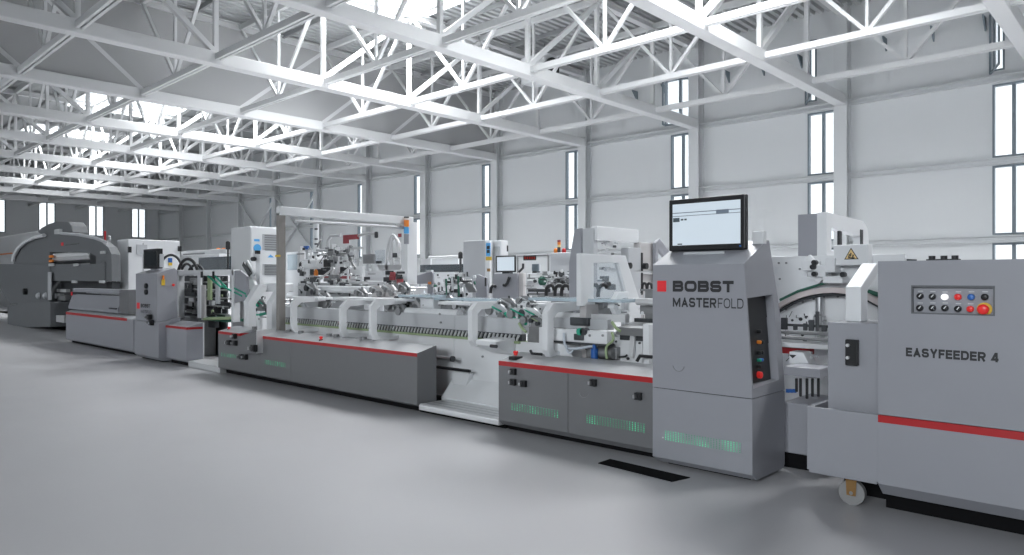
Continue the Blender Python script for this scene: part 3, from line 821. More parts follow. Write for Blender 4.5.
# fittings in front of the side plate
x0, z0 = P(614.5, 361.5, YI-.08); x1, z1 = P(643.5, 338.5, YI-.08)
bp = build('bearing_plate', MB().box(x0, x1, YI-.10, YI-.05, z0, z1), M['white'], fs_, bevel=.006)
for px, py, r in ((628.5, 358.5, .014), (616.5, 341.5, .01), (640, 343, .01), (640, 357, .01)):
    x, z = P(px, py, YI-.1); build('bolt', MB().cyl((x, YI-.115, z), (x, YI-.1, z), r, 10), M['dark'], bp)
x0, z0 = P(616, 356, YI-.11); hk = MB(); hk.tube([(x0, YI-.12, z0+.02), (x0+.04, YI-.12, z0-.005), (x0+.11, YI-.12, z0+.005), (x0+.13, YI-.12, z0+.02)], .009, 8); build('latch_wire', hk, M['dark'], bp)
x0, z0 = P(632, 357, YI-.12); hk = MB(); hk.bar((x0, YI-.13, z0), (x0+.02, YI-.13, z0+.20), .05, .03); build('lever', hk, M['alu'], bp)
x0, z0 = P(618, 334.5, YI-.15); x1, z1 = P(646, 328.5, YI-.15)
build('guide_rail', MB().prism('yz', [(YI-.2, z0), (YI+.1, z0+.01), (YI+.1, z1+.04), (YI-.16, z1)], x0, x1), M['mid'], fs_, bevel=.006)
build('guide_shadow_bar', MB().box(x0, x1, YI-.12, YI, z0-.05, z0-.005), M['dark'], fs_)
x0, z0 = P(644, 357, YI-.2); x1, z1 = P(650, 324, YI-.2); build('upright', MB().box(x0, x1, YI-.22, YI-.1, zS1, z1), M['white'], fs_, bevel=.006)
x0, z0 = P(637, 361, D+.3); x1, z1 = P(652, 357, D+.3); hp = MB(); hp.tube([(x0, D+.3, z0), (x0+.03, D+.3, z1), (x1, D+.3, z1)], .016, 8); build('hand_lever', hp, M['black'], fs_)
# long cross carrier
x0, z0 = P(553, 340, YI-.2); x1, z1 = P(609.5, 331.5, YI-.2)
cb = build('cross_carrier', MB().box(x0, x1, YI-.24, YI-.14, z0, z1), M['white'], fs_, bevel=.008)
build('carrier_edge', MB().box(x0-.02, x1+.01, YI-.25, YI-.13, z0-.016, z0), M['dark'], cb)
for px in (590, 603): 
    x, z = P(px, 335.5, YI-.24); build('bolt', MB().cyl((x, YI-.25, z), (x, YI-.235, z), .012, 10), M['mid'], cb)
for px, c in ((581, 'green'), (584.5, 'dark')):
    x, z = P(px, 331.5, YI-.24); build('belt_pulley', MB().cyl((x, YI-.27, z), (x, YI-.2, z), .035, 14), M[c], cb, label=c+' pulley')
bt = MB(); x, z = P(579, 336, YI-.24); bt.box(x-.05, x+.06, YI-.26, YI-.2, z-.04, z+.02); build('carrier_block', bt, M['dark'], cb, bevel=.005)
x0, z0 = P(553, 327, YI-.05); x1, z1 = P(608, 320, YI-.05)
build('belt_beam', MB().box(x0, x1, YI-.06, YI+.05, z0, z1), M['grey_light'], fs_)
dkb = MB(); xa, za = P(571, 325, YI-.08); xb, zb = P(589, 318, YI-.08); dkb.box(xa, xb, YI-.10, YI-.04, za, zb); build('sensor_block', dkb, M['dark'], fs_, bevel=.006)
x0, z0 = P(548, 318.5, YI+.02); x1, z1 = P(622, 316, YI+.02)
build('cross_rail', MB().box(x0, x1+.05, YI, YI+.07, z0, z1+.01), M['alu'], fs_)
# hoses under the carrier
def hose(parent, pts, r, m, name='air_hose'):
    # smooth curve through survey points
    pts = [Vector(p) for p in pts]; out = []
    for i in range(len(pts)-1):
        p0 = pts[max(i-1, 0)]; p1 = pts[i]; p2 = pts[i+1]; p3 = pts[min(i+2, len(pts)-1)]
        for k in range(5):
            t = k/5
            out.append(.5*((2*p1)+(p2-p0)*t+(2*p0-5*p1+4*p2-p3)*t*t+(3*p1-p0-3*p2+p3)*t**3))
    out.append(pts[-1])
    return build(name, MB().tube(out, r, 8), m, parent)
hose(fs_, [P3(564, 333, 5.38), P3(564.5, 343, 5.36), P3(568, 348, 5.36), P3(578, 348.5, 5.4), P3(589, 346.5, 5.42), P3(597, 346, 5.44)], .013, M['clearhose'])
hose(fs_, [P3(566, 345, 5.36), P3(567, 350, 5.33), P3(570, 353, 5.33), P3(573, 350, 5.36)], .011, M['clearhose'])
hose(fs_, [P3(612, 332, 5.4), P3(613, 340, 5.4), P3(607, 346, 5.42), P3(606, 352, 5.42), P3(607, 359, 5.4)], .013, M['olive'])
hose(fs_, [P3(612, 322, 5.5), P3(616, 328, 5.48), P3(620, 331, 5.46)], .014, M['olive'])
x, z = P(594.5, 355, 5.42); fb = MB(); fb.cyl((x, 5.42, z-.05), (x, 5.42, z+.06), .035, 14); fb.cyl((x, 5.42, z+.06), (x, 5.42, z+.10), .02, 10)
build('blue_filter', fb, M['blue'], fs_)
mb_ = MB(); xa, za = P(590, 352, 5.46); mb_.box(xa-.08, xa+.28, 5.5, 5.6, za-.06, za+.06); mb_.cyl((xa+.02, 5.48, za), (xa+.26, 5.48, za), .05, 12); build('motor', mb_, M['mid'], fs_, bevel=.01)
pz = MB(); xa, za = P(548, 352, 5.42); xb, zb = P(571, 345, 5.42); pz.prism('xz', [(xa, za-.02), (xb+.02, za-.04), (xb-.02, zb), (xa, zb+.01)], 5.42, 5.6); build('belt_cover', pz, M['white'], fs_, bevel=.008)
# the big C bracket at the left end of the section, and guard of pale acrylic
br = c_bracket(fs_, 544.5, D+.18, ZP(546, 303, D+.18), .74, .62, .4, .10, .07)
sp_ = MB(); x, z = P(538, 354, D+.2); sp_.tube([(x-.1, D+.2, z+.03), (x-.08, D+.2, z), (x+.05, D+.2, z)], .014, 8); build('release_lever', sp_, M['black'], fs_)
# window guard bridging the belts
gx = X(578, 5.5)
yl, zl_ = Q(580, 254, gx); 
gp = [Q(578.6, 306, gx), Q(578.6, 253.5, gx), Q(623.5, 255.7, gx), Q(638.5, 303, gx), Q(639, 327.5, gx), Q(626, 327.5, gx), Q(627, 303, gx), Q(616, 263, gx), Q(591.5, 263, gx), Q(591.5, 306, gx)]
gw = build('bridge_guard', MB().prism('yz', gp, gx-.03, gx+.03), M['white'], fs_, bevel=.008, label='white bridge guard with a clear window')
ip = [Q(591, 302, gx), Q(591, 262.5, gx), Q(616.5, 262.5, gx), Q(628, 302, gx)]
build('clear_window', MB().prism('yz', ip, gx-.006, gx+.006), M['guard'], gw)
bk = MB(); ya, za = Q(583, 332, gx); yb9, zb = Q(596.5, 304, gx); bk.box(gx-.04, gx+.04, ya, yb9, zS1, zb); build('guard_foot', bk, M['pinkgrey'], gw)
fittings(fs_, 44, 553, 624, 303, 331, 5.75, 6.1, 53)
fittings(fs_, 16, 640, 651, 284, 330, 5.85, 6.1, 54)
fittings(fs_, 10, 553, 610, 340, 352, 5.5, 5.6, 55)
# acrylic shelf along the belts
def shelf(parent, pxa, pxb, py, Y0, Y1, thick=.03):
    z = ZP(pxa, py, Y0); return build('acrylic_guard', MB().box(X(pxa, Y0), X(pxb, Y0), Y0, Y1, z-thick, z), M['acrylic'], parent, bevel=.004)
shelf(fs_, 528, 622, 297.5, 5.62, 6.0)
# small C guards and looped hoses on top
c_bracket(fs_, 611.5, 5.75, ZP(611, 292, 5.75), ZP(611, 315, 5.75), .26, .26, .07, .06)
for px in (592, 601):
    hose(fs_, [P3(px-3, 297, 5.9), P3(px-2.2, 289, 5.9), P3(px, 285.8, 5.9), P3(px+4, 285, 5.9), P3(px+6, 288, 5.92)], .02, M['hose'])
for px in (643, 648):
    hose(fs_, [P3(px-1, 290, 5.9), P3(px, 284, 5.9), P3(px+3, 284, 5.9), P3(px+4, 289, 5.9)], .014, M['hose'])
hr = MB(); x0, z0 = P(640, 291, 5.85); hr.box(x0, x0+.4, 5.85, 5.95, z0, z0+.02); hr.box(x0, x0+.4, 5.85, 5.95, z0-.22, z0-.14); hr.box(x0+.05, x0+.15, 5.86, 5.94, z0-.30, z0); hr.box(x0+.2, x0+.26, 5.86, 5.94, z0-.30, z0)
build('carriage', hr, M['mid'], fs_)
hr = MB(); hr.cyl((x0, 5.8, z0-.10), (x0+.42, 5.8, z0-.10), .035, 12); build('roller', hr, M['alu'], fs_)
hr = MB(); hr.box(x0-.02, x0+.34, 5.78, 5.84, z0-.42, z0-.26); build('carriage_foot', hr, M['dark'], fs_)
mm = MB(); x, z = P(607, 284, 6.0); mm.cyl((x, 5.98, z), (x, 6.03, z), .03, 14); o = build('hand_wheel', mm, M['dark'], fs_); estop(o, (x, 5.985, z), (0,-1,0), .012, False)
for px, py, w, h in ((560, 309, 20, 5), (556, 315, 10, 4), (600, 306, 9, 8), (604, 312, 14, 6)):
    x, z = P(px, py, 5.8); xe = X(px+w/2, 5.8); build('adjuster', MB().box(x-(xe-x), xe, 5.78, 5.86, z-.04, z+.04), M['mid'], fs_, bevel=.006)

# ------------------------------------------------------------------ open bay with white tray
BX0, BX1 = X(434, 5.33)-.03, AX0-.004
bay = thing('open_bay', 'open white bay with a silver step plate, between the two low striped covers', 'machine', ((BX0+BX1)/2, 5.5, 0))
m_ = MB(); m_.prism('yz', [(D+.0, .045), (D, .10), (D+.02, .115), (D+.42, .115), (D+.42, .045)], X(418.5, D)+.004, BX1)
build('step_plate', m_, M['alu'], bay, bevel=.008)
rb = MB()
for i in range(3): rb.box(X(418.5, D)+.02, BX1-.01, D+.06+.1*i, D+.09+.1*i, .114, .118)
build('tread_strip', rb, M['metal'], bay)
m_ = MB(); m_.prism('yz', [(D+.42, .09), (D+.42, .13), (5.665, .34), (5.665, .09)], BX0, BX1)
build('floor_tray', m_, M['white'], bay)
build('plinth', MB().box(BX0, BX1, D+.1, 6.3, 0, .046), M['blackmat'], bay)
build('back_plate', MB().box(BX0, BX1+.0, 5.67, 5.71, .09, .82), M['white'], bay)
# plain stay rods
x0, z0 = P(438, 356.5, 5.55); x1, z1 = P(448.5, 355, 5.45)
o = build('stay_rod', MB().cyl((x0-.1, 5.5, z0), (x1, 5.5, z0), .026, 12), M['metal'], bay); build('rod_cap', MB().cyl((x1, 5.5, z0), (x1+.03, 5.5, z0), .034, 12), M['dark'], o)
x0, z0 = P(436, 366.8, 5.5); x1, z1 = P(470, 371.3, 5.5)
build('black_rod', MB().cyl((x0-.1, 5.5, z0), (x1, 5.5, z0), .018, 10), M['black'], bay)
m_ = MB(); x1 = X(456, 5.6); m_.prism('xz', [(BX0+.05, .12), (X(462, 5.6), .12), (X(470, 5.6), .42), (BX0+.05, .42)], 5.6, 5.66); build('chute_plate', m_, M['white'], bay)
fittings(bay, 16, 505, 540, 300, 322, 5.72, 5.9, 51)
fittings(bay, 12, 440, 498, 299, 309, 5.85, 6.1, 52)
lp = MB(); x0, z0 = P(478, 344.5, 5.4); x1, z1 = P(498.5, 341.5, 5.4); lp.prism('yz', [(5.36, z0), (5.36, z1), (5.66, z1+.02), (5.66, z0-.10), (5.6, z0-.1)], x0, x1); build('bracket_shelf', lp, M['white'], bay, bevel=.006)
x, z = P(498, 346, 5.4); build('grip_knob', MB().cyl((x-.06, 5.35, z), (x+.03, 5.35, z), .018, 10), M['dark'], bay)
c_bracket(bay, 470, D+.35, ZP(470, 302, D+.35), ZP(470, 347, D+.35), .6, .40, .085, .07)
for px, py in ((437, 331), (483, 356.5), (500, 352), (441, 322.5)):
    x, z = P(px, py, 5.67); build('bolt', MB().cyl((x, 5.655, z), (x, 5.67, z), .012, 10), M['mid'], bay)

# ------------------------------------------------------------------ long low cover
CX0, CX1 = X(218.3, D), X(417, D)
CB = 5.33
cov = thing('belt_section', 'long belt section behind a low grey cover with one long red stripe and white brackets', 'machine', ((CX0+CX1)/2, 5.6, 0))
def section(x): return cov if x < BX0 else (bay if x < BX1 else fs_)
NX0, NX1 = X(240, D), X(260, D)
zC1, zC0 = .672, .632
for a, b in ((CX0, NX1-.004), (NX1+.002, X(291, D)-.004), (X(291, D), CX1)):
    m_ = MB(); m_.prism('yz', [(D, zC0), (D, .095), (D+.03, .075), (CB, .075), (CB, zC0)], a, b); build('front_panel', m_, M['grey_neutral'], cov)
build('red_stripe', MB().box(CX0, NX0-.02, D-.002, CB, zC0, zC1), M['red'], cov)
build('red_stripe', MB().box(NX1, CX1, D-.002, CB, zC0, zC1), M['red'], cov)
for a, b in ((CX0, NX0-.02), (NX1, CX1)):
    m_ = MB(); m_.prism('yz', [(D, zC1), (D+.02, zC1+.004), (CB, .742), (CB, zC1)], a, b); build('deck_plate', m_, M['deck_grey'], cov)
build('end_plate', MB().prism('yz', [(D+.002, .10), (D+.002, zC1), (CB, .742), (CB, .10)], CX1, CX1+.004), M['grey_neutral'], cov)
build('plinth', MB().box(CX0+.02, CX1-.03, D+.12, 6.3, 0, .08), M['blackmat'], cov)
# sloping switch cover in the notch
m_ = MB(); xa, xb = X(241, D-.1), X(256, D-.1)
m_.prism('xz', [(xa, P(241, 352, D)[1]), (xb, P(256, 352, D)[1]), (xb, .76), (xa, .66)], D-.09, D+.2)
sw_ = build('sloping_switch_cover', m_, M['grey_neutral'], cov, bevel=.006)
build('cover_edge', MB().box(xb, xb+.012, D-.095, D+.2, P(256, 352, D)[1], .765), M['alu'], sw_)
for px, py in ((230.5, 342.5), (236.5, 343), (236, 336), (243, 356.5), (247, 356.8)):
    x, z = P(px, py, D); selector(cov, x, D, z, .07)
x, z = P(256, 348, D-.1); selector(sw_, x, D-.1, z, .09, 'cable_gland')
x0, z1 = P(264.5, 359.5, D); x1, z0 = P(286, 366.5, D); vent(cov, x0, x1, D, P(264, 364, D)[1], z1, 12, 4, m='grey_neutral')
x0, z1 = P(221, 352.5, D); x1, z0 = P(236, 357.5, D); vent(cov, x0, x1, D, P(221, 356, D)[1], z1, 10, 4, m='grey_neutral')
for px, py, Yq in ((229, 325.5, D+.12), (321, 335, D+.08)):
    x = X(px, Yq); estop(cov, (x, Yq, zC1+.01), (0,0,1), .024)
# inner frame plate with belt bearings
YI2 = 5.66
LX0, LX1 = X(283, YI2), X(520, YI2)
build('side_plate', MB().box(LX0, BX0-.003, YI2, YI2+.04, .1, .80), M['white'], cov)
for par, xa, xb in ((cov, LX0, BX0-.003), (bay, BX0+.003, min(LX1, BX1-.003))):
    build('belt_rail', MB().box(xa, xb, YI2-.02, YI2+.12, .80, .825), M['olive'], par, label='pale green belt')
    build('upper_rail', MB().box(xa, xb, YI2+.02, YI2+.14, .90, 1.07), M['grey_light'], par)
    build('bearing_back', MB().box(xa, xb, YI2+.03, YI2+.1, .825, .90), M['dark'], par)
    nb = int((xb-xa)/.062)
    for i in range(nb):
        x = xa+.03+(xb-xa-.06)*i/(nb-1)
        build('bearing', MB().tube([(x-.018, YI2, .832), (x+.012, YI2, .89)], .013, 6), M['alu'], par)
for px, py in ((437, 331.5), (395, 327.5), (440, 314)):
    x, z = P(px, py, YI2); build('bolt', MB().cyl((x, YI2-.012, z), (x, YI2, z), .013, 10), M['mid'], cov)
# C brackets on the deck
for px, top in ((291, 297), (340, 300), (370, 299)):
    yb_ = D+.18
    c_bracket(cov, px, yb_, ZP(px, top, yb_), .738, .55, .50, .085, .055)
for px, py in ((316, 326), (318, 331), (365, 330), (366, 335.5), (393.5, 332.5), (395, 338)):
    d_ = (H-.72)*FPX/(py-CY); t = (px-CX)/FPX; x, y = d_*(-SA+CA*t), d_*(CA+SA*t)
    if y > CB-.02: y = CB-.03
    build('deck_knob', MB().cyl((x, y, .70), (x, y, .765), .04, 14), M['mid'], cov)
fittings(cov, 26, 285, 335, 299, 318, 5.75, 6.0, 56)
fittings(cov, 34, 395, 440, 284, 308, 5.85, 6.2, 57)
fittings(cov, 18, 255, 283, 296, 320, 5.75, 6.0, 58, ('dark', 'mid', 'green', 'grey_light', 'black'))
# slanted white guard arms at the far end
for px, y0, tall in ((246, D+.3, 1), (269, D+.35, 1)):
    x = X(px, y0); zt_ = ZP(px+8, 290, y0)
    pts = [(y0, .70), (y0+.13, .70), (y0+.13, 1.10), (y0+.32, zt_-.0), (y0+.32, zt_+.08), (y0+.18, zt_+.08), (y0, 1.14)]
    build('guard_arm', MB().prism('yz', pts, x-.08, x+.08), M['white'], cov, bevel=.01)
# plates over the belts
for pxa, pxb, py in ((283, 318, 296.5), (333, 398, 297), (438, 470, 301.5)):
    z = ZP(pxa, py, 5.6); build('guard_plate', MB().box(X(pxa, 5.6), X(pxb, 5.6), 5.6, 5.95, z-.035, z), M['white'], section(X((pxa+pxb)/2, 5.6)), bevel=.006)
shelf(cov, 398, 432, 294.5, 5.75, 6.1); shelf(bay, 434, 500, 297.5, 5.8, 6.15)
# belt carriers between the rails
def carrier(parent, px, py, Y, s=1.0, c1='mid', c2='dark', col=None):
    x, z = P(px, py, Y)
    o = build('belt_carrier', MB().prism('xz', [(x-.16*s, z-.10*s), (x+.14*s, z-.10*s), (x+.16*s, z+.02*s), (x+.06*s, z+.10*s), (x-.10*s, z+.10*s)], Y-.02, Y+.02), M[c1], parent, bevel=.004)
    for dx, dz, r in ((-.1, .03, .05), (.09, -.03, .045)):
        build('pulley', MB().cyl((x+dx*s, Y-.06, z+dz*s), (x+dx*s, Y-.02, z+dz*s), r*s, 14), M[c2], o)
    build('carrier_shaft', MB().cyl((x, Y-.05, z), (x, Y+.5*s, z), .018*s, 10), M['metal'], o)
    b = MB(); b.tube([(x-.1*s, Y-.04, z+.085*s), (x+.09*s, Y-.04, z+.02*s)], .010*s, 6); build('carrier_belt', b, M[col or 'grey_light'], o)
    build('adjuster_knob', MB().cyl((x+.04*s, Y-.02, z+.10*s), (x+.04*s, Y-.02, z+.13*s), .014*s, 10), M['dark'], o)
    return o
carriers = [(302, 309, 5.8, .9, 'grey_light', 'mid', 'olive'), (325, 300, 5.85, 1.1, 'mid', 'mid', None), (396, 308, 5.72, 1.2, 'mid', 'mid', None), (404, 302, 5.9, 1.0, 'mid', 'dark', None),
            (413, 305, 5.9, .9, 'pinkgrey', 'mid', None), (424, 303, 5.95, .8, 'white', 'mid', None), (447, 304, 6.0, 1.1, 'mid', 'mid', None), (462, 308, 5.9, .8, 'grey_light', 'metal', None),
            (498, 313, 5.75, 1.0, 'grey_light', 'mid', 'green'), (508, 306, 5.85, .9, 'mid', 'metal', None), (520, 317, 5.72, 1.0, 'grey_light', 'mid', 'green'), (531, 316, 5.75, .9, 'alu', 'dark', 'green'),
            (537, 322, 5.7, .5, 'mid', 'dark', 'olive'), (527, 303, 5.9, .8, 'mid', 'mid', None), (362, 294, 6.0, .8, 'mid', 'mid', None), (378, 292, 6.0, .9, 'pinkgrey', 'mid', None), (390, 291, 6.05, .9, 'pinkgrey', 'mid', None),
            (404, 288, 6.2, .8, 'mid', 'mid', None), (272, 312, 5.75, .8, 'mid', 'dark', 'green'), (280, 300, 5.9, .9, 'grey_light', 'mid', None), (262, 305, 5.85, 1.0, 'mid', 'mid', 'green'), (312, 290, 6.0, 1.0, 'mid', 'dark', None)]
for c in carriers: carrier(section(X(c[0], c[2])), *c)
for pxa, pxb, py, Y in ((318, 372, 289, 6.2), (395, 470, 311, 5.76), (505, 552, 306.5, 6.0), (500, 530, 304, 5.9)):
    x0, z0 = P(pxa, py, Y); x1 = X(pxb, Y); x1 = min(x1, BX1) if x0 < BX1 else x1; x1 = min(x1, BX0) if x0 < BX0-.3 else x1; build('white_roller', MB().cyl((x0, Y, z0), (x1, Y, z0), .055, 14), M['white'], section((x0+x1)/2))
wb = MB(); x0, z1 = P(420, 296.5, 5.85); x1, z0 = P(433, 309, 5.85); wb.box(x0, x1, 5.85, 6.0, z0, z1); build('drive_cover', wb, M['white'], cov, bevel=.01)
hose(bay, [P3(505, 313, 5.7), P3(510, 318, 5.7), P3(520, 318.5, 5.7), P3(526, 324, 5.68)], .018, M['green'])
hose(bay, [P3(519, 323, 5.66), P3(522, 328, 5.66), P3(526, 332, 5.66)], .016, M['olive'])
x, z = P(405.5, 290, 6.45); bb = MB(); bb.cyl((x, 6.45, z-.13), (x, 6.45, z+.03), .045, 14); bb.cyl((x, 6.45, z+.03), (x, 6.45, z+.10), .02, 10); o = recentre(build('spray_bottle', bb, M['white'])); tag(o, 'small white bottle with an orange base on the machine by the white post', 'bottle')
ob = build('bottle_base', MB().cyl((0,0,0.0), (0,0,.07), .047, 14), M['orange'], None); ob.parent = o; ob['label'] = 'orange label'

# ------------------------------------------------------------------ gantry over the far end of the belts
gx_ = X(281.5, 5.4); yb2 = Yx(408.5, gx_)
zg1 = H + (CY-209.5)/FPX*dep(gx_, 5.4)
gan = thing('gantry', 'gantry of a warm grey post, a long white cross beam and a white rear post', 'frame', (gx_, 6.4, 0))
build('front_post', MB().box(gx_-.045, gx_+.045, 5.34, 5.44, .0, zg1-.06), M['brownpost'], gan, label='warm grey post')
build('cross_beam', MB().box(gx_-.05, gx_+.07, 5.34, yb2+.05, zg1-.09, zg1+.04), M['white'], gan, bevel=.008)
build('rear_post', MB().box(gx_-.07, gx_+.09, yb2-.1, yb2+.12, 0, zg1-.05), M['white'], gan, bevel=.008)
build('conduit', MB().cyl((gx_+.03, 5.6, zg1-.16), (gx_+.03, yb2, zg1-.15), .028, 10), M['duct'], gan)
for c, z0, z1 in (('black', .01, .03), ('orange', -.14, -.03), ('skyblue', -.26, -.15), ('grey', -.44, -.27)):
    build('signal_light', MB().cyl((gx_+.12, yb2-.14, zg1+z0), (gx_+.12, yb2-.14, zg1+z1), .045, 14), M[c], gan, label=c.replace('skyblue', 'blue').replace('grey', 'grey base')+' signal light')
bk = MB(); bk.box(gx_-.06, gx_+.06, 5.33, 5.35, 1.83, 1.86); build('yellow_clip', bk, M['yellow'], gan)

# ------------------------------------------------------------------ small striped cabinet
EX0, EX1 = X(157, 4.95)+.135, X(186.5, D)
sm = thing('striped_cabinet', 'small low grey cabinet with a red stripe, right of the far control tower', 'cabinet', ((EX0+EX1)/2, D+.14, 0))
m_ = MB(); m_.prism('yz', [(D, .632), (D, .10), (D+.03, .07), (CB, .07), (CB, .632)], EX0, EX1); build('body', m_, M['grey'], sm)
build('red_stripe', MB().box(EX0, EX1, D-.002, CB, .632, .672), M['red'], sm)
build('top_plate', MB().prism('yz', [(D, .672), (D+.02, .676), (CB, .742), (CB, .672)], EX0, EX1), M['grey'], sm)
build('back_edge', MB().box(EX0, EX1+.01, CB, CB+.02, .05, .742), M['alu'], sm)
build('plinth', MB().box(EX0+.05, EX1-.05, D+.08, CB-.02, 0, .075), M['blackmat'], sm)
m_ = MB(); m_.prism('yz', [(D+.02, .0), (D+.02, .10), (CB+.02, .12), (CB+.02, 0)], EX1+.015, CX0-.004)
o = recentre(build('base_beam', m_, M['alu'], None, bevel=.01)); tag(o, 'pale low base beam on the floor between the small striped cabinet and the long cover', 'beam')

# ------------------------------------------------------------------ far control tower
D2 = 4.95
GX0, GX1 = X(135.8, D2), X(157, D2)
GB = Yx(177.5, GX1)
ft = thing('control_tower', 'narrower grey control tower with a small dark monitor, far end of the line', 'machine', ((GX0+GX1)/2, D2+.2, 0))
zt2 = 1.60
m_ = MB(); m_.prism('yz', [(D2, .72), (D2, zt2), (GB-.06, zt2+.10), (GB, zt2+.06), (GB, .72)], GX0, GX1); build('upper_housing', m_, M['grey'], ft)
m_ = MB(); m_.prism('yz', [(D2-.02, .715), (D2-.02, .09), (D2+.05, .03), (GB, .03), (GB, .80), (D2+.02, .72)], GX0, GX1+.13); build('lower_housing', m_, M['grey'], ft)
build('plinth', MB().box(GX0+.05, GX1, D2+.1, GB-.03, 0, .035), M['blackmat'], ft)
for px, py in ((147, 286), (147, 292)):
    x, z = P(px, py, D2); button(ft, x, D2, z, .05, M['black'], 'rotary_switch', .03)
    build('switch_plate', MB().box(x-.10, x+.06, D2-.004, D2, z-.02, z+.015), M['dark'], ft)
a0, a1 = P(137, 308.5, D2), P(139.7, 302.7, D2); build('red_square_mark', MB().box(a0[0], a1[0], D2-.004, D2, a0[1], a1[1]), M['logo_red'], ft)
a0 = P(141, 307.3, D2); zc = P(141, 303.6, D2)[1]; lettering('brand_lettering', 'BOBST', M['ink'], ft, X(141, D2), X(150.5, D2), D2-.003, a0[1], zc, .25, .13, 1.35)
a0 = P(141, 312.8, D2); zc = P(141, 309.8, D2)[1]; lettering('model_lettering', 'MASTERFOLD', M['ink'], ft, X(141, D2), X(151.5, D2), D2-.003, a0[1], zc, .15, .15)
for px, py in ((151, 317), (153, 322.5)):
    x, z = P(px, py, D2-.02); selector(ft, x, D2-.02, z, .09)
y, z = Q(163, 281, GX1); so = build('lockout_tag', MB().box(GX1, GX1+.02, y-.03, y+.03, z-.08, z+.03), M['yellow'], ft, bevel=.006)
build('lockout_handle', MB().box(GX1, GX1+.03, y-.015, y+.015, z+.02, z+.10), M['orange'], so, bevel=.008)
y, z = Q(172.5, 285, GX1); estop(ft, (GX1, y, z), (1,0,0), .024, False)
m0, m1 = P(143.4, 268.8, D2+.12), P(157.2, 248.4, D2+.12)
mo = build('monitor', MB().box(m0[0], m1[0], D2+.12, D2+.22, m0[1], m1[1]), M['black'], ft, bevel=.008, label='small dark monitor')
build('screen', MB().box(m0[0]+.05, m1[0]-.05, D2+.116, D2+.12, m0[1]+.05, m1[1]-.05), M['screen_off'], mo)
build('monitor_back', MB().box(m1[0]-.08, m1[0]+.01, D2+.16, D2+.24, m0[1]+.02, m1[1]-.1), M['grey_light'], mo, bevel=.01)
build('screen_neck', MB().box((m0[0]+m1[0])/2-.1, (m0[0]+m1[0])/2+.1, D2+.16, D2+.24, zt2-.02, m0[1]+.05), M['grey'], ft)

# ------------------------------------------------------------------ delivery conveyor
HX0, HX1 = X(66, D), X(133, D)
dl = thing('delivery_conveyor', 'long grey delivery conveyor with a red stripe, left of the far control tower', 'machine', ((HX0+HX1)/2, 5.4, 0))
m_ = MB(); m_.prism('yz', [(D, .70), (D, .09), (D+.04, .06), (5.9, .06), (5.9, .70)], HX0, HX1); build('lower_housing', m_, M['grey'], dl)
build('red_stripe', MB().box(HX0, X(127, D), D-.004, D+.02, .665, .72), M['red'], dl)
build('top_plate', MB().prism('yz', [(D, .70), (D, .72), (D+.1, .76), (5.9, .78), (5.9, .70)], HX0, HX1), M['grey_light'], dl)
build('plinth', MB().box(HX0+.1, HX1-.08, D+.1, 5.8, 0, .065), M['blackmat'], dl)
x1_ = X(119.5, D+.08)
zt3 = ZP(119.5, 289.5, D+.08)
m_ = MB(); m_.box(x1_-.02, x1_+.0+.5, D+.08, 5.85, .80, zt3); build('guard_end', m_, M['grey_neutral'], dl, bevel=.01)  # darker grey paints in the shade on this end block
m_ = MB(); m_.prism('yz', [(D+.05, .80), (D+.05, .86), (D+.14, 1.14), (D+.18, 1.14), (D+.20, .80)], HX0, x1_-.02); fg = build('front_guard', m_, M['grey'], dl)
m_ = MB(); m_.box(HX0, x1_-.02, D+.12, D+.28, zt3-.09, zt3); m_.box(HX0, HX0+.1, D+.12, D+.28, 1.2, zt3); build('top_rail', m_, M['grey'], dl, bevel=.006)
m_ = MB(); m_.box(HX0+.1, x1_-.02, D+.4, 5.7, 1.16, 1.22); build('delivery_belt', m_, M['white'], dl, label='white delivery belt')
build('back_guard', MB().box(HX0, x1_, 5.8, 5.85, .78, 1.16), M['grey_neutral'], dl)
a0, a1 = P(71.5, 295.3, D+.13), P(72.9, 292, D+.13); build('red_square_mark', MB().box(a0[0], a1[0], D+.115, D+.13, a0[1], a1[1]), M['logo_red'], dl)
lettering('brand_lettering', 'BOBST', M['ink'], dl, X(73.2, D+.13), X(77.5, D+.13), D+.118, a0[1]+.02, a1[1]-.02, .25, .13, 1.35)
x0, z0 = P(110, 308, D+.06); build('door_handle', MB().box(x0, X(117, D+.06), D+.035, D+.06, z0-.02, z0+.01), M['dark'], dl)
# ================================================================== MACHINES BEHIND AND AT THE FAR END
def pbox(px0, px1, pyt, pyb, Y, d, mb=None):
    x0, x1 = X(px0, Y), X(px1, Y); zt_ = ZP((px0+px1)/2, pyt, Y); zb_ = ZP((px0+px1)/2, pyb, Y) if pyb is not None else 0
    return (mb or MB()).box(x0, x1, Y, Y+d, max(zb_, 0), zt_)
def pcyl(px0, px1, py, Y, r, mb=None):
    x0, z = P(px0, py, Y); return (mb or MB()).cyl((x0, Y, z), (X(px1, Y), Y, z), r, 14)
def mid(px, Y): return (X(px, Y), Y, 0)

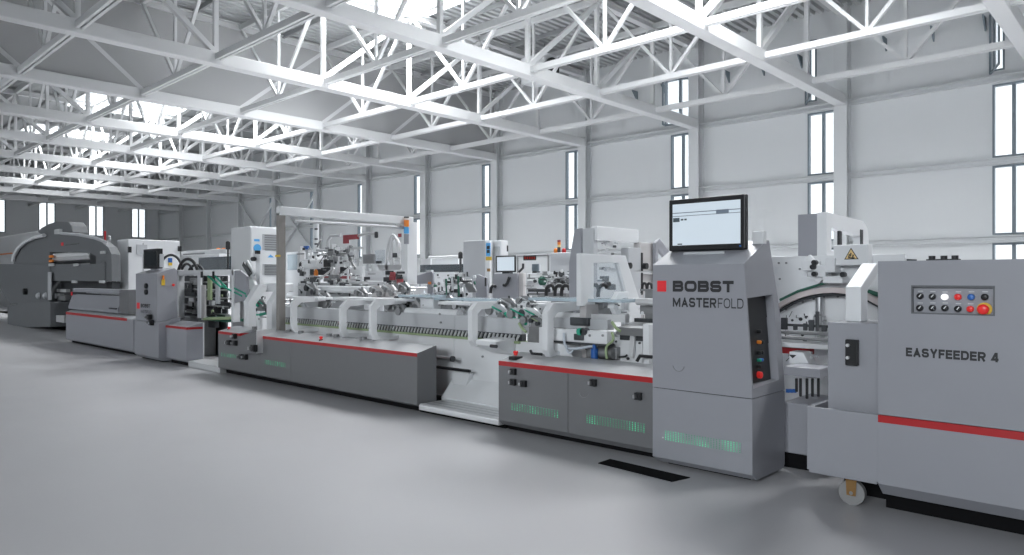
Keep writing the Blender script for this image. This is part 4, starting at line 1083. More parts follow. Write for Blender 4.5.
# ---- die cutter with the arched hood
Y = 6.0
dc = thing('die_cutter', 'big dark grey die cutting machine with an arched hood at the far end', 'machine', mid(55, 6.8))
def PP(l, Yq): return [P(px, py, Yq) for px, py in l]
body = PP([(-14, 264), (49, 264), (49, 304), (9.5, 304), (-2, 286), (-14, 284)], Y)
build('front_body', MB().prism('xz', body, Y, Y+1.6), M['arch'], dc, bevel=.03)
arch_o = [(13.5, 264), (14.5, 257), (19, 248), (26, 241), (35, 237), (47, 234.5), (62, 234), (78, 235.5), (93, 238.5), (102, 242.5), (108, 247), (111.5, 254), (112, 281), (49, 281), (49, 264)]
win = [(49.5, 252), (89, 252.5), (96, 256), (96, 264), (49.5, 264)]
build('arched_hood', MB().prism('xz', [PP(arch_o, Y+.05), PP(win, Y+.05)], Y+.05, Y+.25), M['arch'], dc)
rimp = PP([(13.5, 261), (14.5, 256), (19, 248), (26, 241.5), (35, 237.5), (45, 235.5)], Y)
build('hood_rim', MB().tube([(p[0]+.05, Y-.03, p[1]) for p in rimp], .06, 8), M['white'], dc)
rimp = PP([(60, 233.2), (78, 234.8), (93, 237.8), (105, 242)], Y)
build('hood_top_edge', MB().tube([(p[0], Y+.02, p[1]) for p in rimp], .04, 8), M['grey_light'], dc)
fan = PP([(30, 231.5), (34, 227.5), (41, 223.5), (48, 221.3), (60, 221.3), (63, 225), (64.5, 232), (56, 232), (46, 234.5), (38, 237)], Y)
build('raised_cover', MB().prism('xz', fan, Y+.2, Y+.6), M['arch'], dc, bevel=.02)
build('cover_support', pbox(54, 58.5, 229, 236, Y+.1, .3), M['alu'], dc, bevel=.02)
lowb = PP([(7.5, 328), (7.5, 306), (22, 302.5), (50, 302), (50, 327)], Y-.25)
build('lower_cover', MB().prism('xz', lowb, Y-.25, Y+1.2), M['arch'], dc, bevel=.02)
build('plinth', MB().box(X(14, Y), X(64, Y), Y+.2, Y+1.4, 0, .35), M['blackmat'], dc)
build('under_frame', pbox(49, 108, 281, 328, Y+.3, .2), M['dark'], dc)
build('inner_back', pbox(47, 96, 250, 266, Y+.3, .03), M['white'], dc)
for i, (a, b, py, m, r) in enumerate(((52, 91, 256, 'white', .10), (52, 92, 259.5, 'alu', .10), (56, 92, 262.5, 'dark', .06), (54, 70, 253.5, 'dark', .07))):
    build('press_roller', pcyl(a, b, py, Y+.2, r*.8), M[m], dc)
for py in (256.5, 261): build('orange_block', pbox(48.6, 52, py-1.3, py+1.2, Y+.02, .05), M['orange'], dc, bevel=.01, label='orange block')
build('dark_block', pbox(90, 96.5, 253, 265, Y+.1, .3), M['dark'], dc)
for px, py in ((27, 291.5),): 
    x, z = P(px, py, Y); build('hand_wheel', MB().cyl((x, Y-.1, z), (x, Y, z), .10, 16), M['black'], dc)
for px in (38, 45):
    x, z = P(px, 295.8, Y-.05); m_ = MB(); m_.dome((x, Y-.02, z), (0,-1,0), .10, .1, 16); build('round_cap', m_, M['grey_light'], dc)
build('red_square_mark', pbox(61, 63.4, 242.5, 245.7, Y+.045, .01), M['logo_red'], dc)
a0, a1 = P(65.5, 245.4, Y), P(79.5, 242.8, Y); lettering('brand_lettering', 'BOBST', M['ink'], dc, X(65.3, Y+.04), X(79.5, Y+.04), Y+.045, a0[1], a1[1], .25, .13, 1.35)
build('step_bracket', pbox(47.6, 50.5, 272, 300, Y-.05, .04), M['grey_light'], dc, bevel=.01)
for px, py in ((50.5, 265), (75, 265), (102, 252.5), (73.5, 282), (101, 282)): build('hinge_block', pbox(px-2.2, px+2.2, py-1.6, py+1.2, Y-.02, .05), M['alu'], dc, bevel=.01)
build('side_ladder', pbox(53, 66, 289, 292, Y+.2, .4), M['alu'], dc); build('side_ladder', pbox(52, 64, 315.5, 322, Y-.1, .5), M['alu'], dc)
for px, py, w, h, m in ((57, 305, 8, 9, 'dark'), (61, 298, 8, 5, 'mid'), (58, 318, 7, 4, 'mid'), (62, 308, 5, 8, 'dark'), (56, 296, 5, 5, 'blue')): build('press_fitting', pbox(px-w/2, px+w/2, py-h/2, py+h/2, Y+.15, .3), M[m if m != 'blue' else 'grey_light'], dc, bevel=.01)
build('rear_leg', pbox(98, 104, 262, 282, Y+.0, .1), M['arch'], dc, bevel=.02)
build('delivery_end', pbox(107, 112, 282, 300, Y+.3, .2), M['dark'], dc)
for i, (px, t0, t1, lean_) in enumerate(((105, 231, 246, 0), (107, 236, 262, 1), (110, 241, 268, -1))):
    x0, z0 = P(px, t1, Y+.6); x1, z1 = P(px+3*lean_, t0, Y+.6); build('feed_rod', MB().cyl((x0, Y+.6, z0), (x1, Y+.6, z1), .03, 8), M['red' if i == 0 else 'alu'], dc)
# ---- white machine behind it
wm = thing('coating_machine', 'long white machine with an orange line behind the dark grey die cutter', 'machine', mid(20, 10))
m_ = MB(); x0, x1 = X(-30, 9.5), X(52, 9.5); zt_ = ZP(30, 232, 9.5)
m_.prism('xz', [(x0, 0), (x1, 0), (x1, zt_-.1), (x1-.3, zt_), (x0, zt_)], 9.5, 10.4); build('body', m_, M['white'], wm, bevel=.05)
build('orange_line', pbox(-20, 12, 254.2, 255.4, 9.48, .03), M['orange'], wm); build('lower_skirt', pbox(-30, 30, 290, 318, 9.4, .1), M['grey_light'], wm)
# ---- wooden crate at the far left
cr = thing('pallet', 'brown wooden pallet load at the left edge by the die cutter', 'pallet', mid(2, 7.5))
for i in range(3): build('pallet_board', pbox(-8, 8, 318.4+i*2.9, 320.6+i*2.9, 7.5, .8), M['brass'], cr)
build('pallet_block', pbox(-6, -2, 318, 327.5, 7.6, .6), M['brass'], cr); build('pallet_block', pbox(3, 7, 318, 327.5, 7.6, .6), M['brass'], cr)

# ---- white switch cabinet with cable loops
x = X(128, 6.6); ytop = H + (CY-239)/FPX*dep(x, 6.6); yb_ = Yx(180, x)
wc = thing('switch_cabinet', 'white switch cabinet with a grey patch, behind the far control tower', 'cabinet', (x-.4, 7.2, 0))
build('body', MB().box(x-.80, x, 6.6, yb_, 0, ytop), M['white'], wc, bevel=.02)
for z in (ytop-.25, ytop-1.4, ): build('hinge', MB().box(x-.02, x+.05, 6.6, 6.67, z-.1, z+.05), M['black'], wc)
build('hinge', MB().box(x-.02, x+.05, yb_-.06, yb_+.02, ytop-.28, ytop-.14), M['black'], wc)
def qbox(px0, px1, pyt, pyb, xx, t=.02):
    y0, z1 = Q(px0, pyt, xx); y1, z0 = Q(px1, pyb, xx); return MB().box(xx-t*.2, xx+t, y0, y1, z0, z1)
build('vent_panel', qbox(136.5, 147, 244.5, 254.5, x), M['grey_light'], wc)
build('door_seam', qbox(142.8, 143.3, 243, 285, x, .01), M['mid'], wc)
build('blue_sticker', qbox(168, 172, 258, 262.5, x), M['blue'], wc); build('yellow_sticker', qbox(168.5, 172, 262.5, 265.5, x), M['yellow'], wc)
def loop(parent, px, py, rx, ry, Yq, r, a0=0, a1=180, m='hose', name='cable_loop'):
    pts = [P3(px+rx*math.cos(math.radians(a0+(a1-a0)*i/14)), py-ry*math.sin(math.radians(a0+(a1-a0)*i/14)), Yq) for i in range(15)]
    return build(name, MB().tube(pts, r, 8), M[m], parent)
cl = thing('cable_carrier', 'black cable carrier loops standing above the open belt frame', 'cable carrier', mid(188, 6.6))
loop(cl, 171, 272, 11.5, 17, 6.5, .028, 10, 175); loop(cl, 188, 276, 10, 17, 6.5, .035, -5, 185); loop(cl, 187, 276, 6, 12, 6.5, .028, -5, 185); loop(cl, 196, 276, 8, 11, 6.55, .03, 0, 185)
build('carrier_base', pbox(177, 206, 276, 279, 6.45, .3), M['dark'], cl); build('carrier_stand', pbox(186, 192, 279, None, 6.5, .2), M['mid'], cl)
# ---- white conveyor with smoked glass
sc_ = thing('glazed_conveyor', 'white conveyor with smoked dark guard glass, left of the tall electrical cabinet', 'machine', mid(205, 8.3))
build('long_beam', pbox(181, 226, 250, 254.5, 8.2, .1), M['white'], sc_, bevel=.02); build('beam_slot', pbox(183, 204, 253.2, 254.6, 8.18, .1), M['mid'], sc_)
build('body', pbox(172, 219, 255, None, 8.6, .3), M['white'], sc_); build('smoked_glass', pbox(198.5, 229.5, 257, 270, 8.0, .04), M['smoked'], sc_)
for px in (218.5, 224): build('orange_light', pcyl(px-1, px+.3, 249.6, 8.3, .045), M['orange'], sc_)
kp = MB(); x0, z0 = P(228, 270, 7.9); kp.cyl((x0, 7.9, z0), (x0, 7.9, ZP(228, 249, 7.9)), .022, 10); kk = build('lever_post', kp, M['black'], sc_)
x0, z0 = P(228, 249.5, 7.9); kp = MB(); kp.cyl((x0, 7.9, z0), (x0, 7.9, z0+.16), .055, 12); kp.dome((x0, 7.9, z0+.16), (0,0,1), .055, .05, 12); build('lever_grip', kp, M['black'], kk)
# ---- open belt frame
of = thing('belt_machine', 'open white frame full of dark mechanisms and green belts, right of far control tower', 'machine', mid(205, 6.0))
Yf = 5.75
build('top_beam', pbox(174.5, 233, 270, 275.5, Yf, .12), M['white'], of); build('frame_post', pbox(174.5, 178.5, 270, 318, Yf, .12), M['white'], of, bevel=.01)
build('frame_post', pbox(231.5, 233.5, 270, 322, Yf, .12), M['white'], of)
m_ = MB(); a = PP([(234, 270.5), (240, 270.5), (247, 276), (247, 300), (234, 303)], Yf+.02); m_.prism('xz', a, Yf+.02, Yf+.06); build('end_guard', m_, M['grey'], of, bevel=.008)
build('back_plate', pbox(168, 226, 276, None, Yf+.5, .04), M['dark'], of)
build('base', pbox(176, 198, 317, None, Yf+.1, .35), M['mid'], of)
rng = random.Random(3)
for i in range(34):
    px, py = rng.uniform(179, 230), rng.uniform(279, 317); w, h = rng.uniform(3, 9), rng.uniform(1.5, 7)
    build(rng.choice(['suction_plate', 'belt_block', 'guide_bar']), pbox(px-w/2, px+w/2, py-h/2, py+h/2, Yf+.15+rng.uniform(0, .3), rng.uniform(.02, .06)), M[rng.choice(['dark', 'dark', 'mid', 'mid', 'grey_light', 'metal', 'black', 'white'])], of, bevel=.006)
for py in (282, 289, 296.5, 304, 311): build('cross_shaft', pcyl(178, 229, py, Yf+.2+rng.uniform(0, .2), .016), M['metal'], of)
for px, a, b, c in ((199, 274, 318, 'white'), (203, 285, 320, 'pinkgrey'), (217, 279, 304, 'grey_light'), (209, 277, 300, 'olive')): build('upright_guide', pbox(px-1.8, px+1.4, a, b, Yf+.06, .04), M[c], of, bevel=.006)
for (xa, ya, xb, yb, r, c) in ((208, 276, 221, 287, .018, 'green'), (214, 275, 226, 287, .018, 'green'), (222, 286, 242, 296, .016, 'green'), (232, 287, 246, 294, .016, 'green'), (204, 319, 232, 318, .03, 'olive'), (246, 296, 258, 306, .018, 'green'), (260, 315, 270, 312, .025, 'green')):
    build('flat_belt', MB().tube([P3(xa, ya, Yf+.02), P3(xb, yb, Yf+.02)], r, 6), M[c], of)
for px in (200, 211.5): 
    x0, z0 = P(px, 274, Yf-.05); build('black_clamp', MB().box(x0-.035, x0+.02, Yf-.03, Yf, z0-.07, z0+.05), M['black'], of, bevel=.01)
build('conveyor_table', pbox(200, 228, 318, 321, Yf+.1, .3), M['greendark'], of); build('under_guard', pbox(201, 214, 321, 327, Yf+.3, .1), M['dark'], of)

fittings(of, 60, 180, 230, 278, 318, Yf+.08, Yf+.45, 65, ('dark', 'mid', 'grey_light', 'metal', 'black', 'white', 'mid', 'olive'))
# ---- tall electrical cabinet
x = X(250, 7.2); zt_ = H + (CY-226)/FPX*dep(x, 7.2); yb_ = Yx(280, x); x0 = X(231, 7.2)
ec = thing('electrical_cabinet', 'tall white electrical cabinet with two grilles and blue stickers, beside the warm grey post', 'cabinet', ((x+x0)/2, 7.6, 0))
build('body', MB().box(x0, x, 7.2, yb_, 0, zt_), M['white'], ec, bevel=.015)
build('door', qbox(250.8, 279.5, 227.5, 283, x), M['white'], ec)
for a, b in ((234, 250.5), (262, 274)):
    g = build('louvre_panel', qbox(262.5, 278.5, a, b if b > 260 else 250.5, x+.02, .012), M['grey_light'], ec) if b < 260 else build('louvre_panel', qbox(262.5, 278.5, 264, 275, x+.02, .012), M['grey_light'], ec)
    y0, z1 = Q(263, a if b < 260 else 264, x); y1, z0 = Q(278, b if b < 260 else 275, x); lv = MB()
    for i in range(7):
        zz = z0+(z1-z0)*(i+.5)/7; lv.box(x+.03, x+.045, y0+.02, y1-.02, zz-.012, zz+.006)
    build('louvre_slat', lv, M['mid'], g)
build('blue_sticker', qbox(254, 259.5, 239, 241.5, x+.018, .006), M['skyblue'], ec)
y0, z0 = Q(256.8, 248, x); build('round_blue_sticker', MB().cyl((x+.02, y0, z0), (x+.028, y0, z0), .085, 16), M['skyblue'], ec)
a, b, c = Q(267, 257.5, x), Q(273.5, 257.5, x), Q(270, 254.5, x); build('warning_triangle', MB().prism('yz', [a, b, c], x+.02, x+.026), M['skyblue'], ec)
build('door_lock', qbox(255, 259, 250.5, 254, x+.02, .06), M['black'], ec)
for px, py in ((279.5, 257), ): build('yellow_sticker', qbox(px-.6, px+1, py-1.5, py+1.5, x+.018, .006), M['yellow'], ec)
# slanted console in front of it
cs = thing('slanted_console', 'small white console with a slanted dark handle in front of the electrical cabinet', 'console', mid(253, 6.3))
Yc = 6.25
build('column', pbox(255.5, 259.5, 255, None, Yc, .06), M['white'], cs, bevel=.01); build('head', MB().prism('xz', PP([(246, 290), (246, 278), (255, 272), (262, 290)], Yc), Yc-.1, Yc-.04), M['white'], cs, bevel=.01)
build('handle', MB().bar(P3(243.5, 263.5, Yc-.1), P3(250.5, 275, Yc-.1), .03, .09), M['dark'], cs); build('handle_plate', MB().bar(P3(246.5, 263.5, Yc-.05), P3(254, 277, Yc-.05), .03, .16), M['white'], cs)
build('knob', pcyl(252.5, 254.5, 259, Yc-.05, .04), M['dark'], cs)
build('cover_plate', pbox(262, 281, 283, 292, Yc+.1, .25), M['white'], cs, bevel=.02)

# ---- white cabinet with a grey window right of the warm grey post
wc2 = thing('window_cabinet', 'white cabinet with a pale blue grey window, right of the warm grey post', 'cabinet', mid(293, 8.2))
build('body', pbox(286, 299, 252, None, 8.2, .8), M['white'], wc2, bevel=.015); build('window_panel', pbox(287.3, 296.5, 254.5, 270, 8.18, .03), M['acrylic'], wc2)
# ---- feeding unit with rollers and an A frame
iu = thing('inserting_unit', 'feeding unit with a white roller, dark boxes and slanting frame bars behind the belts', 'machine', mid(320, 7.4))
Yi = 7.2
build('base', pbox(298, 364, 283, None, Yi+.2, .35), M['grey_light'], iu)
build('white_roll', pcyl(305, 321, 264.5, Yi, .095), M['white'], iu); build('roll_end', pcyl(302, 304.5, 265, Yi-.03, .07), M['black'], iu); build('dark_box', pbox(323.5, 328, 260, 267, Yi-.05, .06), M['black'], iu)
build('dark_tray', pbox(308, 323, 268, 275, Yi, .12), M['dark'], iu); build('side_plate', pbox(299, 309, 267, 284, Yi-.02, .1), M['white'], iu, bevel=.01)
build('dark_fitting', pbox(299.5, 302, 269, 276, Yi-.08, .04), M['dark'], iu)
x0, z0 = P(316, 273, Yi-.1); om = MB(); om.cyl((x0, Yi-.1, z0-.05), (x0, Yi-.1, z0), .04, 8); om.dome((x0, Yi-.1, z0), (0,0,1), .04, .07, 12); build('orange_knob', om, M['orange'], iu)
for a, b in (((319, 280), (334, 268)), ((333, 282), (351, 266.5)), ((336, 270), (336, 285)), ((348, 268), (348, 284)), ((318, 284), (322, 276))): build('frame_bar', MB().cyl(P3(*a, Yi-.05), P3(*b, Yi-.05), .02, 8), M['alu'], iu)
build('red_panel', pbox(320, 350, 276, 278.8, Yi+.15, .03), M['red_dull'], iu); build('dark_panel', pbox(322, 350, 267, 275, Yi+.3, .05), M['dark'], iu)
for px, y0_, y1_ in ((331, 244, 284), (334.5, 247, 284), (299, 246, 268)): build('upright', pbox(px-.8, px+.8, y0_, y1_, Yi+.1, .1), M['alu'], iu)
build('cross_plate', pbox(328, 362, 281, 284, Yi-.15, .5), M['alu'], iu, bevel=.01)
build('white_panel', pbox(350, 362, 266, 284, Yi+.25, .06), M['white'], iu)
rng = random.Random(11)
for i in range(44):
    px, py = rng.uniform(324, 352), rng.uniform(246, 262); w, h = rng.uniform(1.5, 5), rng.uniform(1, 4)
    build(rng.choice(['valve', 'clamp', 'rod_end']), pbox(px-w/2, px+w/2, py-h/2, py+h/2, Yi-.1+rng.uniform(0, .4), .03), M[rng.choice(['dark', 'mid', 'grey_light', 'alu', 'mid'])], iu, bevel=.006)
for i in range(34):
    px, py = rng.uniform(300, 372), rng.uniform(276, 294); w, h = rng.uniform(2, 8), rng.uniform(1.5, 5)
    build(rng.choice(['valve', 'clamp', 'guide_bar']), pbox(px-w/2, px+w/2, py-h/2, py+h/2, Yi-.5+rng.uniform(0, .4), .04), M[rng.choice(['dark', 'mid', 'grey_light', 'white', 'dark', 'metal'])], iu, bevel=.006)
fittings(iu, 60, 298, 372, 268, 297, 6.6, 7.15, 61)
fittings(iu, 26, 300, 352, 245, 268, 7.0, 7.2, 62)
build('blue_sensor', pbox(303.5, 307.5, 246, 249.5, Yi, .04), M['blue'], iu); build('sensor_arm', pbox(305.5, 308, 250, 262, Yi, .08), M['grey_light'], iu)
# ---- vacuum pipework
vp = thing('vacuum_pipe', 'white vertical suction pipe with grey pipes branching off, under the gantry beam', 'pipe', mid(316, 7.9))
Yv = 8.0
pts = [(X(316, Yv), Yv, 0), P3(316, 283, Yv), P3(316, 252, Yv), P3(316, 222, Yv), P3(317, 219.5, Yv), P3(320, 218.5, Yv), P3(324, 219, Yv)]
build('pipe', MB().tube(pts, .06, 12), M['white'], vp)
build('branch_pipe', MB().tube([P3(321, 219.5, Yv), P3(345, 221, Yv), P3(398, 224.5, Yv)], .04, 10), M['duct'], vp)
build('branch_pipe', MB().tube([P3(316, 250, Yv), P3(328, 251, Yv), P3(328, 240, Yv), P3(331, 236, Yv), P3(341, 235.5, Yv)], .035, 10), M['duct'], vp)
build('branch_pipe', MB().tube([P3(358, 236, Yv), P3(366, 233.5, Yv), P3(377, 233.5, Yv)], .03, 10), M['duct'], vp)
for py in (229, 239, 244): build('pipe_clamp', pbox(314.5, 316, py-.8, py+.8, Yv-.08, .04), M['dark'], vp)
build('pipe_strut', MB().cyl(P3(317, 247, Yv), P3(321, 240, Yv), .02, 8), M['mid'], vp)
build('red_manifold', pbox(343, 356, 234.8, 239.5, Yv-.06, .07), M['red_dull'], vp, label='dark red manifold'); build('manifold_body', pbox(343, 347, 238, 243.5, Yv-.08, .05), M['red_dull'], vp)
build('end_valve', pbox(374, 376.5, 231.5, 238, Yv-.05, .05), M['dark'], vp, bevel=.02)
build('slanted_strut', MB().cyl(P3(347, 252, Yv-.2), P3(361, 281, Yv-.2), .025, 8), M['mid'], vp); build('slanted_strut', MB().cyl(P3(339, 252, Yv-.2), P3(333, 275, Yv-.2), .022, 8), M['mid'], vp)
build('strut_foot', pbox(345, 360, 247, 249.5, Yv-.05, .08), M['duct'], vp)
for px in (350, 354, 358): build('drop_rod', MB().cyl(P3(px, 250, Yv+.1), P3(px, 272, Yv+.1), .016, 8), M['duct'], vp)
# ---- hopper
hp_ = thing('hopper', 'grey metal hopper tray on a stand, between the red manifold and hose hoops', 'hopper', mid(372, 8.2))
m_ = MB(); m_.prism('xz', PP([(360, 264.5), (386, 264.5), (383, 269.5), (363, 270)], 8.1), 8.5, 8.62); build('tray', m_, M['duct'], hp_); build('bin', pbox(362.5, 374, 254, 264, 8.52, .06), M['mid'], hp_, bevel=.02)
build('bin_frame', pbox(374.5, 384, 250, 264, 8.55, .03), M['guard'], hp_); build('body', pbox(362, 383, 271, None, 8.5, .25), M['white'], hp_)
build('stand_post', pbox(385.5, 387.5, 262, None, 8.5, .05), M['grey_light'], hp_); build('dark_fitting', pbox(376, 380, 261, 263.5, 8.46, .04), M['dark'], hp_)
# ---- hose hoops
hh = thing('hose_stand', 'stand of looped grey hoses with a red tag, left of the white rear post', 'hose', mid(394, 8.5))
loop(hh, 393, 262, 6, 27, 9.3, .03, 10, 180, 'duct', 'hose_loop'); loop(hh, 395.5, 262, 5.5, 24, 9.4, .025, 30, 175, 'duct', 'hose_loop')
build('hose_post', pbox(392, 393.2, 236, None, 9.4, .03), M['duct'], hh); build('hose_post', pbox(399, 400, 243, 282, 9.4, .03), M['duct'], hh)
build('red_tag', pbox(398, 404, 233.5, 237, 9.35, .02), M['red_dull'], hh); build('dark_clamp', pbox(392.5, 395.5, 253, 257.5, 9.25, .04), M['dark'], hh); build('base_plate', pbox(384, 404, 268, 272, 9.3, .2), M['alu'], hh); build('base', pbox(386, 403, 272, None, 9.3, .2), M['grey_light'], hh)
# ---- red and black machine head
rb = thing('ink_unit', 'dark machine head with red parts below the hose stand', 'machine', mid(394, 7.3))
rng = random.Random(5)
build('base', pbox(384, 404, 284, None, 7.3, .5), M['grey_light'], rb)
for i in range(22):
    px, py = rng.uniform(386, 402), rng.uniform(272, 288); w, h = rng.uniform(3, 7), rng.uniform(2, 6)
    build('ink_block', pbox(px-w/2, px+w/2, py-h/2, py+h/2, 7.1+rng.uniform(0, .25), .04), M[rng.choice(['dark', 'black', 'red_dull', 'mid', 'dark'])], rb, bevel=.008)

# ---- second line: grey console, glass strip, belts, cabinets
g1 = thing('grey_console', 'low grey console with sloping top and orange mark, right of white rear post', 'console', mid(423, 8.8))
m_ = MB(); m_.prism('xz', PP([(414.5, 300), (414.5, 276), (431, 271.5), (432.5, 273), (432.5, 300)], 8.7), 8.7, 8.76); build('body', m_, M['grey'], g1, bevel=.01); build('pedestal', pbox(415, 430, 298, None, 8.72, .1), M['grey'], g1)
build('orange_mark', pbox(428, 430.8, 281.8, 284.2, 8.69, .012), M['orange'], g1); build('white_cap', pbox(426, 431, 270, 272.3, 8.7, .06), M['white'], g1)
rc = thing('rear_conveyor', 'white rear conveyor with a dark smoked glass strip, left of the white control cabinet', 'machine', mid(445, 11))
build('smoked_glass', pbox(420, 462.5, 264.5, 272, 10.4, .05), M['smoked'], rc); build('body', pbox(418, 462, 273, None, 10.6, .25), M['white'], rc); build('handrail', pcyl(429, 462, 257.5, 10.7, .03), M['white'], rc)
for px in (430, 461): build('rail_post', pbox(px, px+.6, 258, 266, 10.7, .03), M['white'], rc)
build('back_cover', pbox(421, 458, 258.5, 264.5, 10.9, .1), M['white'], rc)
x0, z0 = P(460.5, 273, 10.3); m_ = MB(); m_.cyl((x0, 10.3, z0), (x0, 10.3, ZP(460, 256, 10.3)), .025, 8); kk = build('lever_post', m_, M['dark'], rc); x0, z0 = P(460.5, 258.5, 10.3); m_ = MB(); m_.cyl((x0, 10.3, z0), (x0, 10.3, z0+.1), .05, 12); m_.dome((x0, 10.3, z0+.1), (0,0,1), .05, .05, 12); build('lever_grip', m_, M['black'], kk)
gb = thing('belt_cluster', 'cluster of green belts and dark pulleys on the rear line, right of grey console', 'machine', mid(452, 8.5))
rng = random.Random(8)
build('base', pbox(436, 464, 292, None, 8.45, .2), M['grey_light'], gb)
for i in range(54):
    px = min(474, max(434, rng.gauss(455, 10))); py = rng.uniform(274, 296); w, h = rng.uniform(1.2, 5), rng.uniform(1.2, 5)
    build(rng.choice(['pulley_block', 'belt_guide']), pbox(px-w/2, px+w/2, py-h/2, py+h/2, 8.3+rng.uniform(0, .25), .03), M[rng.choice(['dark', 'dark', 'mid', 'greendark', 'grey_light', 'black', 'metal', 'white'])], gb, bevel=.006)
fittings(gb, 40, 434, 470, 274, 297, 8.25, 8.6, 64, ('dark', 'dark', 'mid', 'greendark', 'grey_light', 'black', 'metal'))
for px, a, b, c in ((446, 279, 297, 'greendark'), (452, 277, 296, 'grey_light'), (458, 276, 296, 'greendark'), (464, 284, 298, 'grey_light'), (448, 286, 298, 'alu')): build('belt', MB().tube([P3(px, a, 8.28), P3(px+1, b, 8.28)], .02, 6), M[c], gb)
for i in range(5): build('belt_arm', MB().bar(P3(462+i*2.5, 279+i*1.2, 8.35), P3(470+i*1.5, 292, 8.35), .02, .04), M['mid'], gb)
cc = thing('control_cabinet', 'plain pale control cabinet with a blue switch strip, left of the lit office monitor', 'cabinet', mid(480, 9.8))
Yk = 9.6
build('body', pbox(463, 485, 240.5, None, Yk, .25), M['grey_light'], cc, bevel=.015); build('end_column', pbox(485, 489.6, 241, None, Yk-.03, .06), M['white'], cc, bevel=.01); build('rear_body', pbox(485, 501, 240.5, None, Yk+.26, .2), M['white'], cc, bevel=.015)
st = build('switch_strip', pbox(486, 489.8, 243, 256, Yk-.05, .02), M['skyblue'], cc)
for py in (247.5, 251.5): build('switch', pbox(486.8, 489, py-1.6, py+1.6, Yk-.07, .02), M['black'], st)
build('yellow_plate', pbox(485.8, 491, 256.8, 260.3, Yk-.05, .02), M['yellow'], cc); build('brown_plate', pbox(487, 489.6, 268.5, 271.5, Yk-.05, .02), M['brass'], cc)
build('vent_panel', pbox(492, 499, 246.5, 256, Yk+.24, .02), M['grey_light'], cc); build('antenna', pbox(506.8, 507.6, 245.5, 251.5, Yk+.3, .02), M['dark'], cc)
gl = MB(); m_ = PP([(475.5, 300), (475.5, 275), (478, 274.5), (486.5, 278), (486.5, 300)], Yk-.5); build('side_guard', MB().prism('xz', m_, Yk-.5, Yk-.46), M['grey'], cc, bevel=.01)
build('guard_handle', pbox(484.3, 485.6, 277.5, 286.5, Yk-.55, .03), M['black'], cc, bevel=.02)
om_ = thing('operator_console', 'grey operator console carrying a lit monitor with black frame, on the rear line', 'console', mid(508, 9.2))
build('monitor', pbox(495.5, 515.2, 255.5, 272.3, 9.0, .03), M['black'], om_, bevel=.01); build('screen', pbox(497, 513.7, 257, 270.7, 8.985, .015), M['screen'], om_)
build('cabinet_body', pbox(493, 517, 273.5, None, 8.95, .06), M['grey'], om_, bevel=.01); build('side_cabinet', pbox(516.5, 523, 273, None, 9.0, .08), M['pinkgrey'], om_, bevel=.01); build('screen_neck', pbox(502, 509, 271, 274, 9.05, .1), M['dark'], om_)
build('black_handle', MB().tube([P3(509.5, 277, 8.88), P3(507.5, 283, 8.88), P3(505.5, 285.3, 8.88), P3(503.5, 285, 8.88)], .028, 8), M['black'], om_)
build('black_handle', MB().tube([P3(490.5, 293, 8.8), P3(491, 288, 8.8), P3(493, 285.8, 8.8), P3(495.5, 286.5, 8.8)], .028, 8), M['black'], om_)
ld = thing('counter_display', 'small red digit counter on a thin rail above the rear line', 'display', mid(530, 10.0))
build('rail', pcyl(517, 548, 256, 10.05, .018), M['mid'], ld); b_ = build('display_box', pbox(523, 535.5, 255.3, 260.3, 9.95, .03), M['black'], ld, bevel=.01)
dg = MB()
for i in range(5):
    a = 524.4+i*2.3; x0, x1 = X(a, 9.94), X(a+1.3, 9.94); z1, z0 = ZP(a, 256.7, 9.94), ZP(a, 259.2, 9.94)
    t = .018; zm = (z0+z1)/2
    dg.box(x0, x1, 9.94, 9.945, z1-t, z1); dg.box(x0, x1, 9.94, 9.945, z0, z0+t); dg.box(x0, x0+t, 9.94, 9.945, z0, z1); dg.box(x1-t, x1, 9.94, 9.945, z0, z1); dg.box(x0, x1, 9.94, 9.945, zm-t/2, zm+t/2)
build('red_digits', dg, M['led_red'], b_)
build('rail_post', pbox(547.5, 548.3, 255, None, 10.03, .03), M['mid'], ld); build('rail_post', pbox(517, 517.6, 256, None, 10.03, .03), M['mid'], ld)
sp = thing('small_monitor', 'small dark tilted monitor on a white table under the red digit counter', 'monitor', mid(535, 9.5))
build('screen_body', pbox(531.5, 538.5, 263.8, 271.5, 9.4, .03), M['frame_dark'], sp, bevel=.015); build('screen_edge', pbox(536.5, 539.5, 263.8, 270.5, 9.43, .03), M['grey_light'], sp); build('foot', MB().box(X(533, 9.4), X(537, 9.4), 9.38, 9.48, ZP(541, 273, 9.3)+.001, ZP(535, 271.2, 9.4)), M['dark'], sp)
tb = thing('work_table', 'long white work table with a lower shelf, right of the operator console', 'table', mid(540, 9.6))
build('table_top', MB().box(X(526.5, 9.3), X(552, 9.3), 9.3, 9.6, ZP(541, 275, 9.3), ZP(541, 273, 9.3)), M['white'], tb, bevel=.01); build('shelf', pbox(527, 548, 277.5, 279, 9.4, .15), M['mid'], tb); build('front_panel', pbox(527, 545, 281, None, 9.5, .05), M['white'], tb)
build('leg', pbox(549.5, 551, 274.5, None, 9.4, .05), M['grey_light'], tb); build('lamp_arm', MB().tube([P3(519, 272, 9.4), P3(523, 268, 9.4), P3(523.2, 263.5, 9.4)], .022, 8), M['dark'], tb)
wk = thing('beacon_cabinet', 'pale cabinet with an orange and red signal light on its top, left of tall arch', 'cabinet', mid(560, 10.5))
build('body', pbox(550, 572, 252.5, None, 10.5, .3), M['grey_light'], wk, bevel=.02)
x0, z0 = P(559, 252.5, 10.6)
for m, a, b in (('dark', 0, .10), ('tan', .10, .15), ('orange', .15, .20), ('red_dull', .20, .24)): build('signal_light', MB().cyl((x0, 10.6, z0+a), (x0, 10.6, z0+b), .032, 12), M[m], wk)
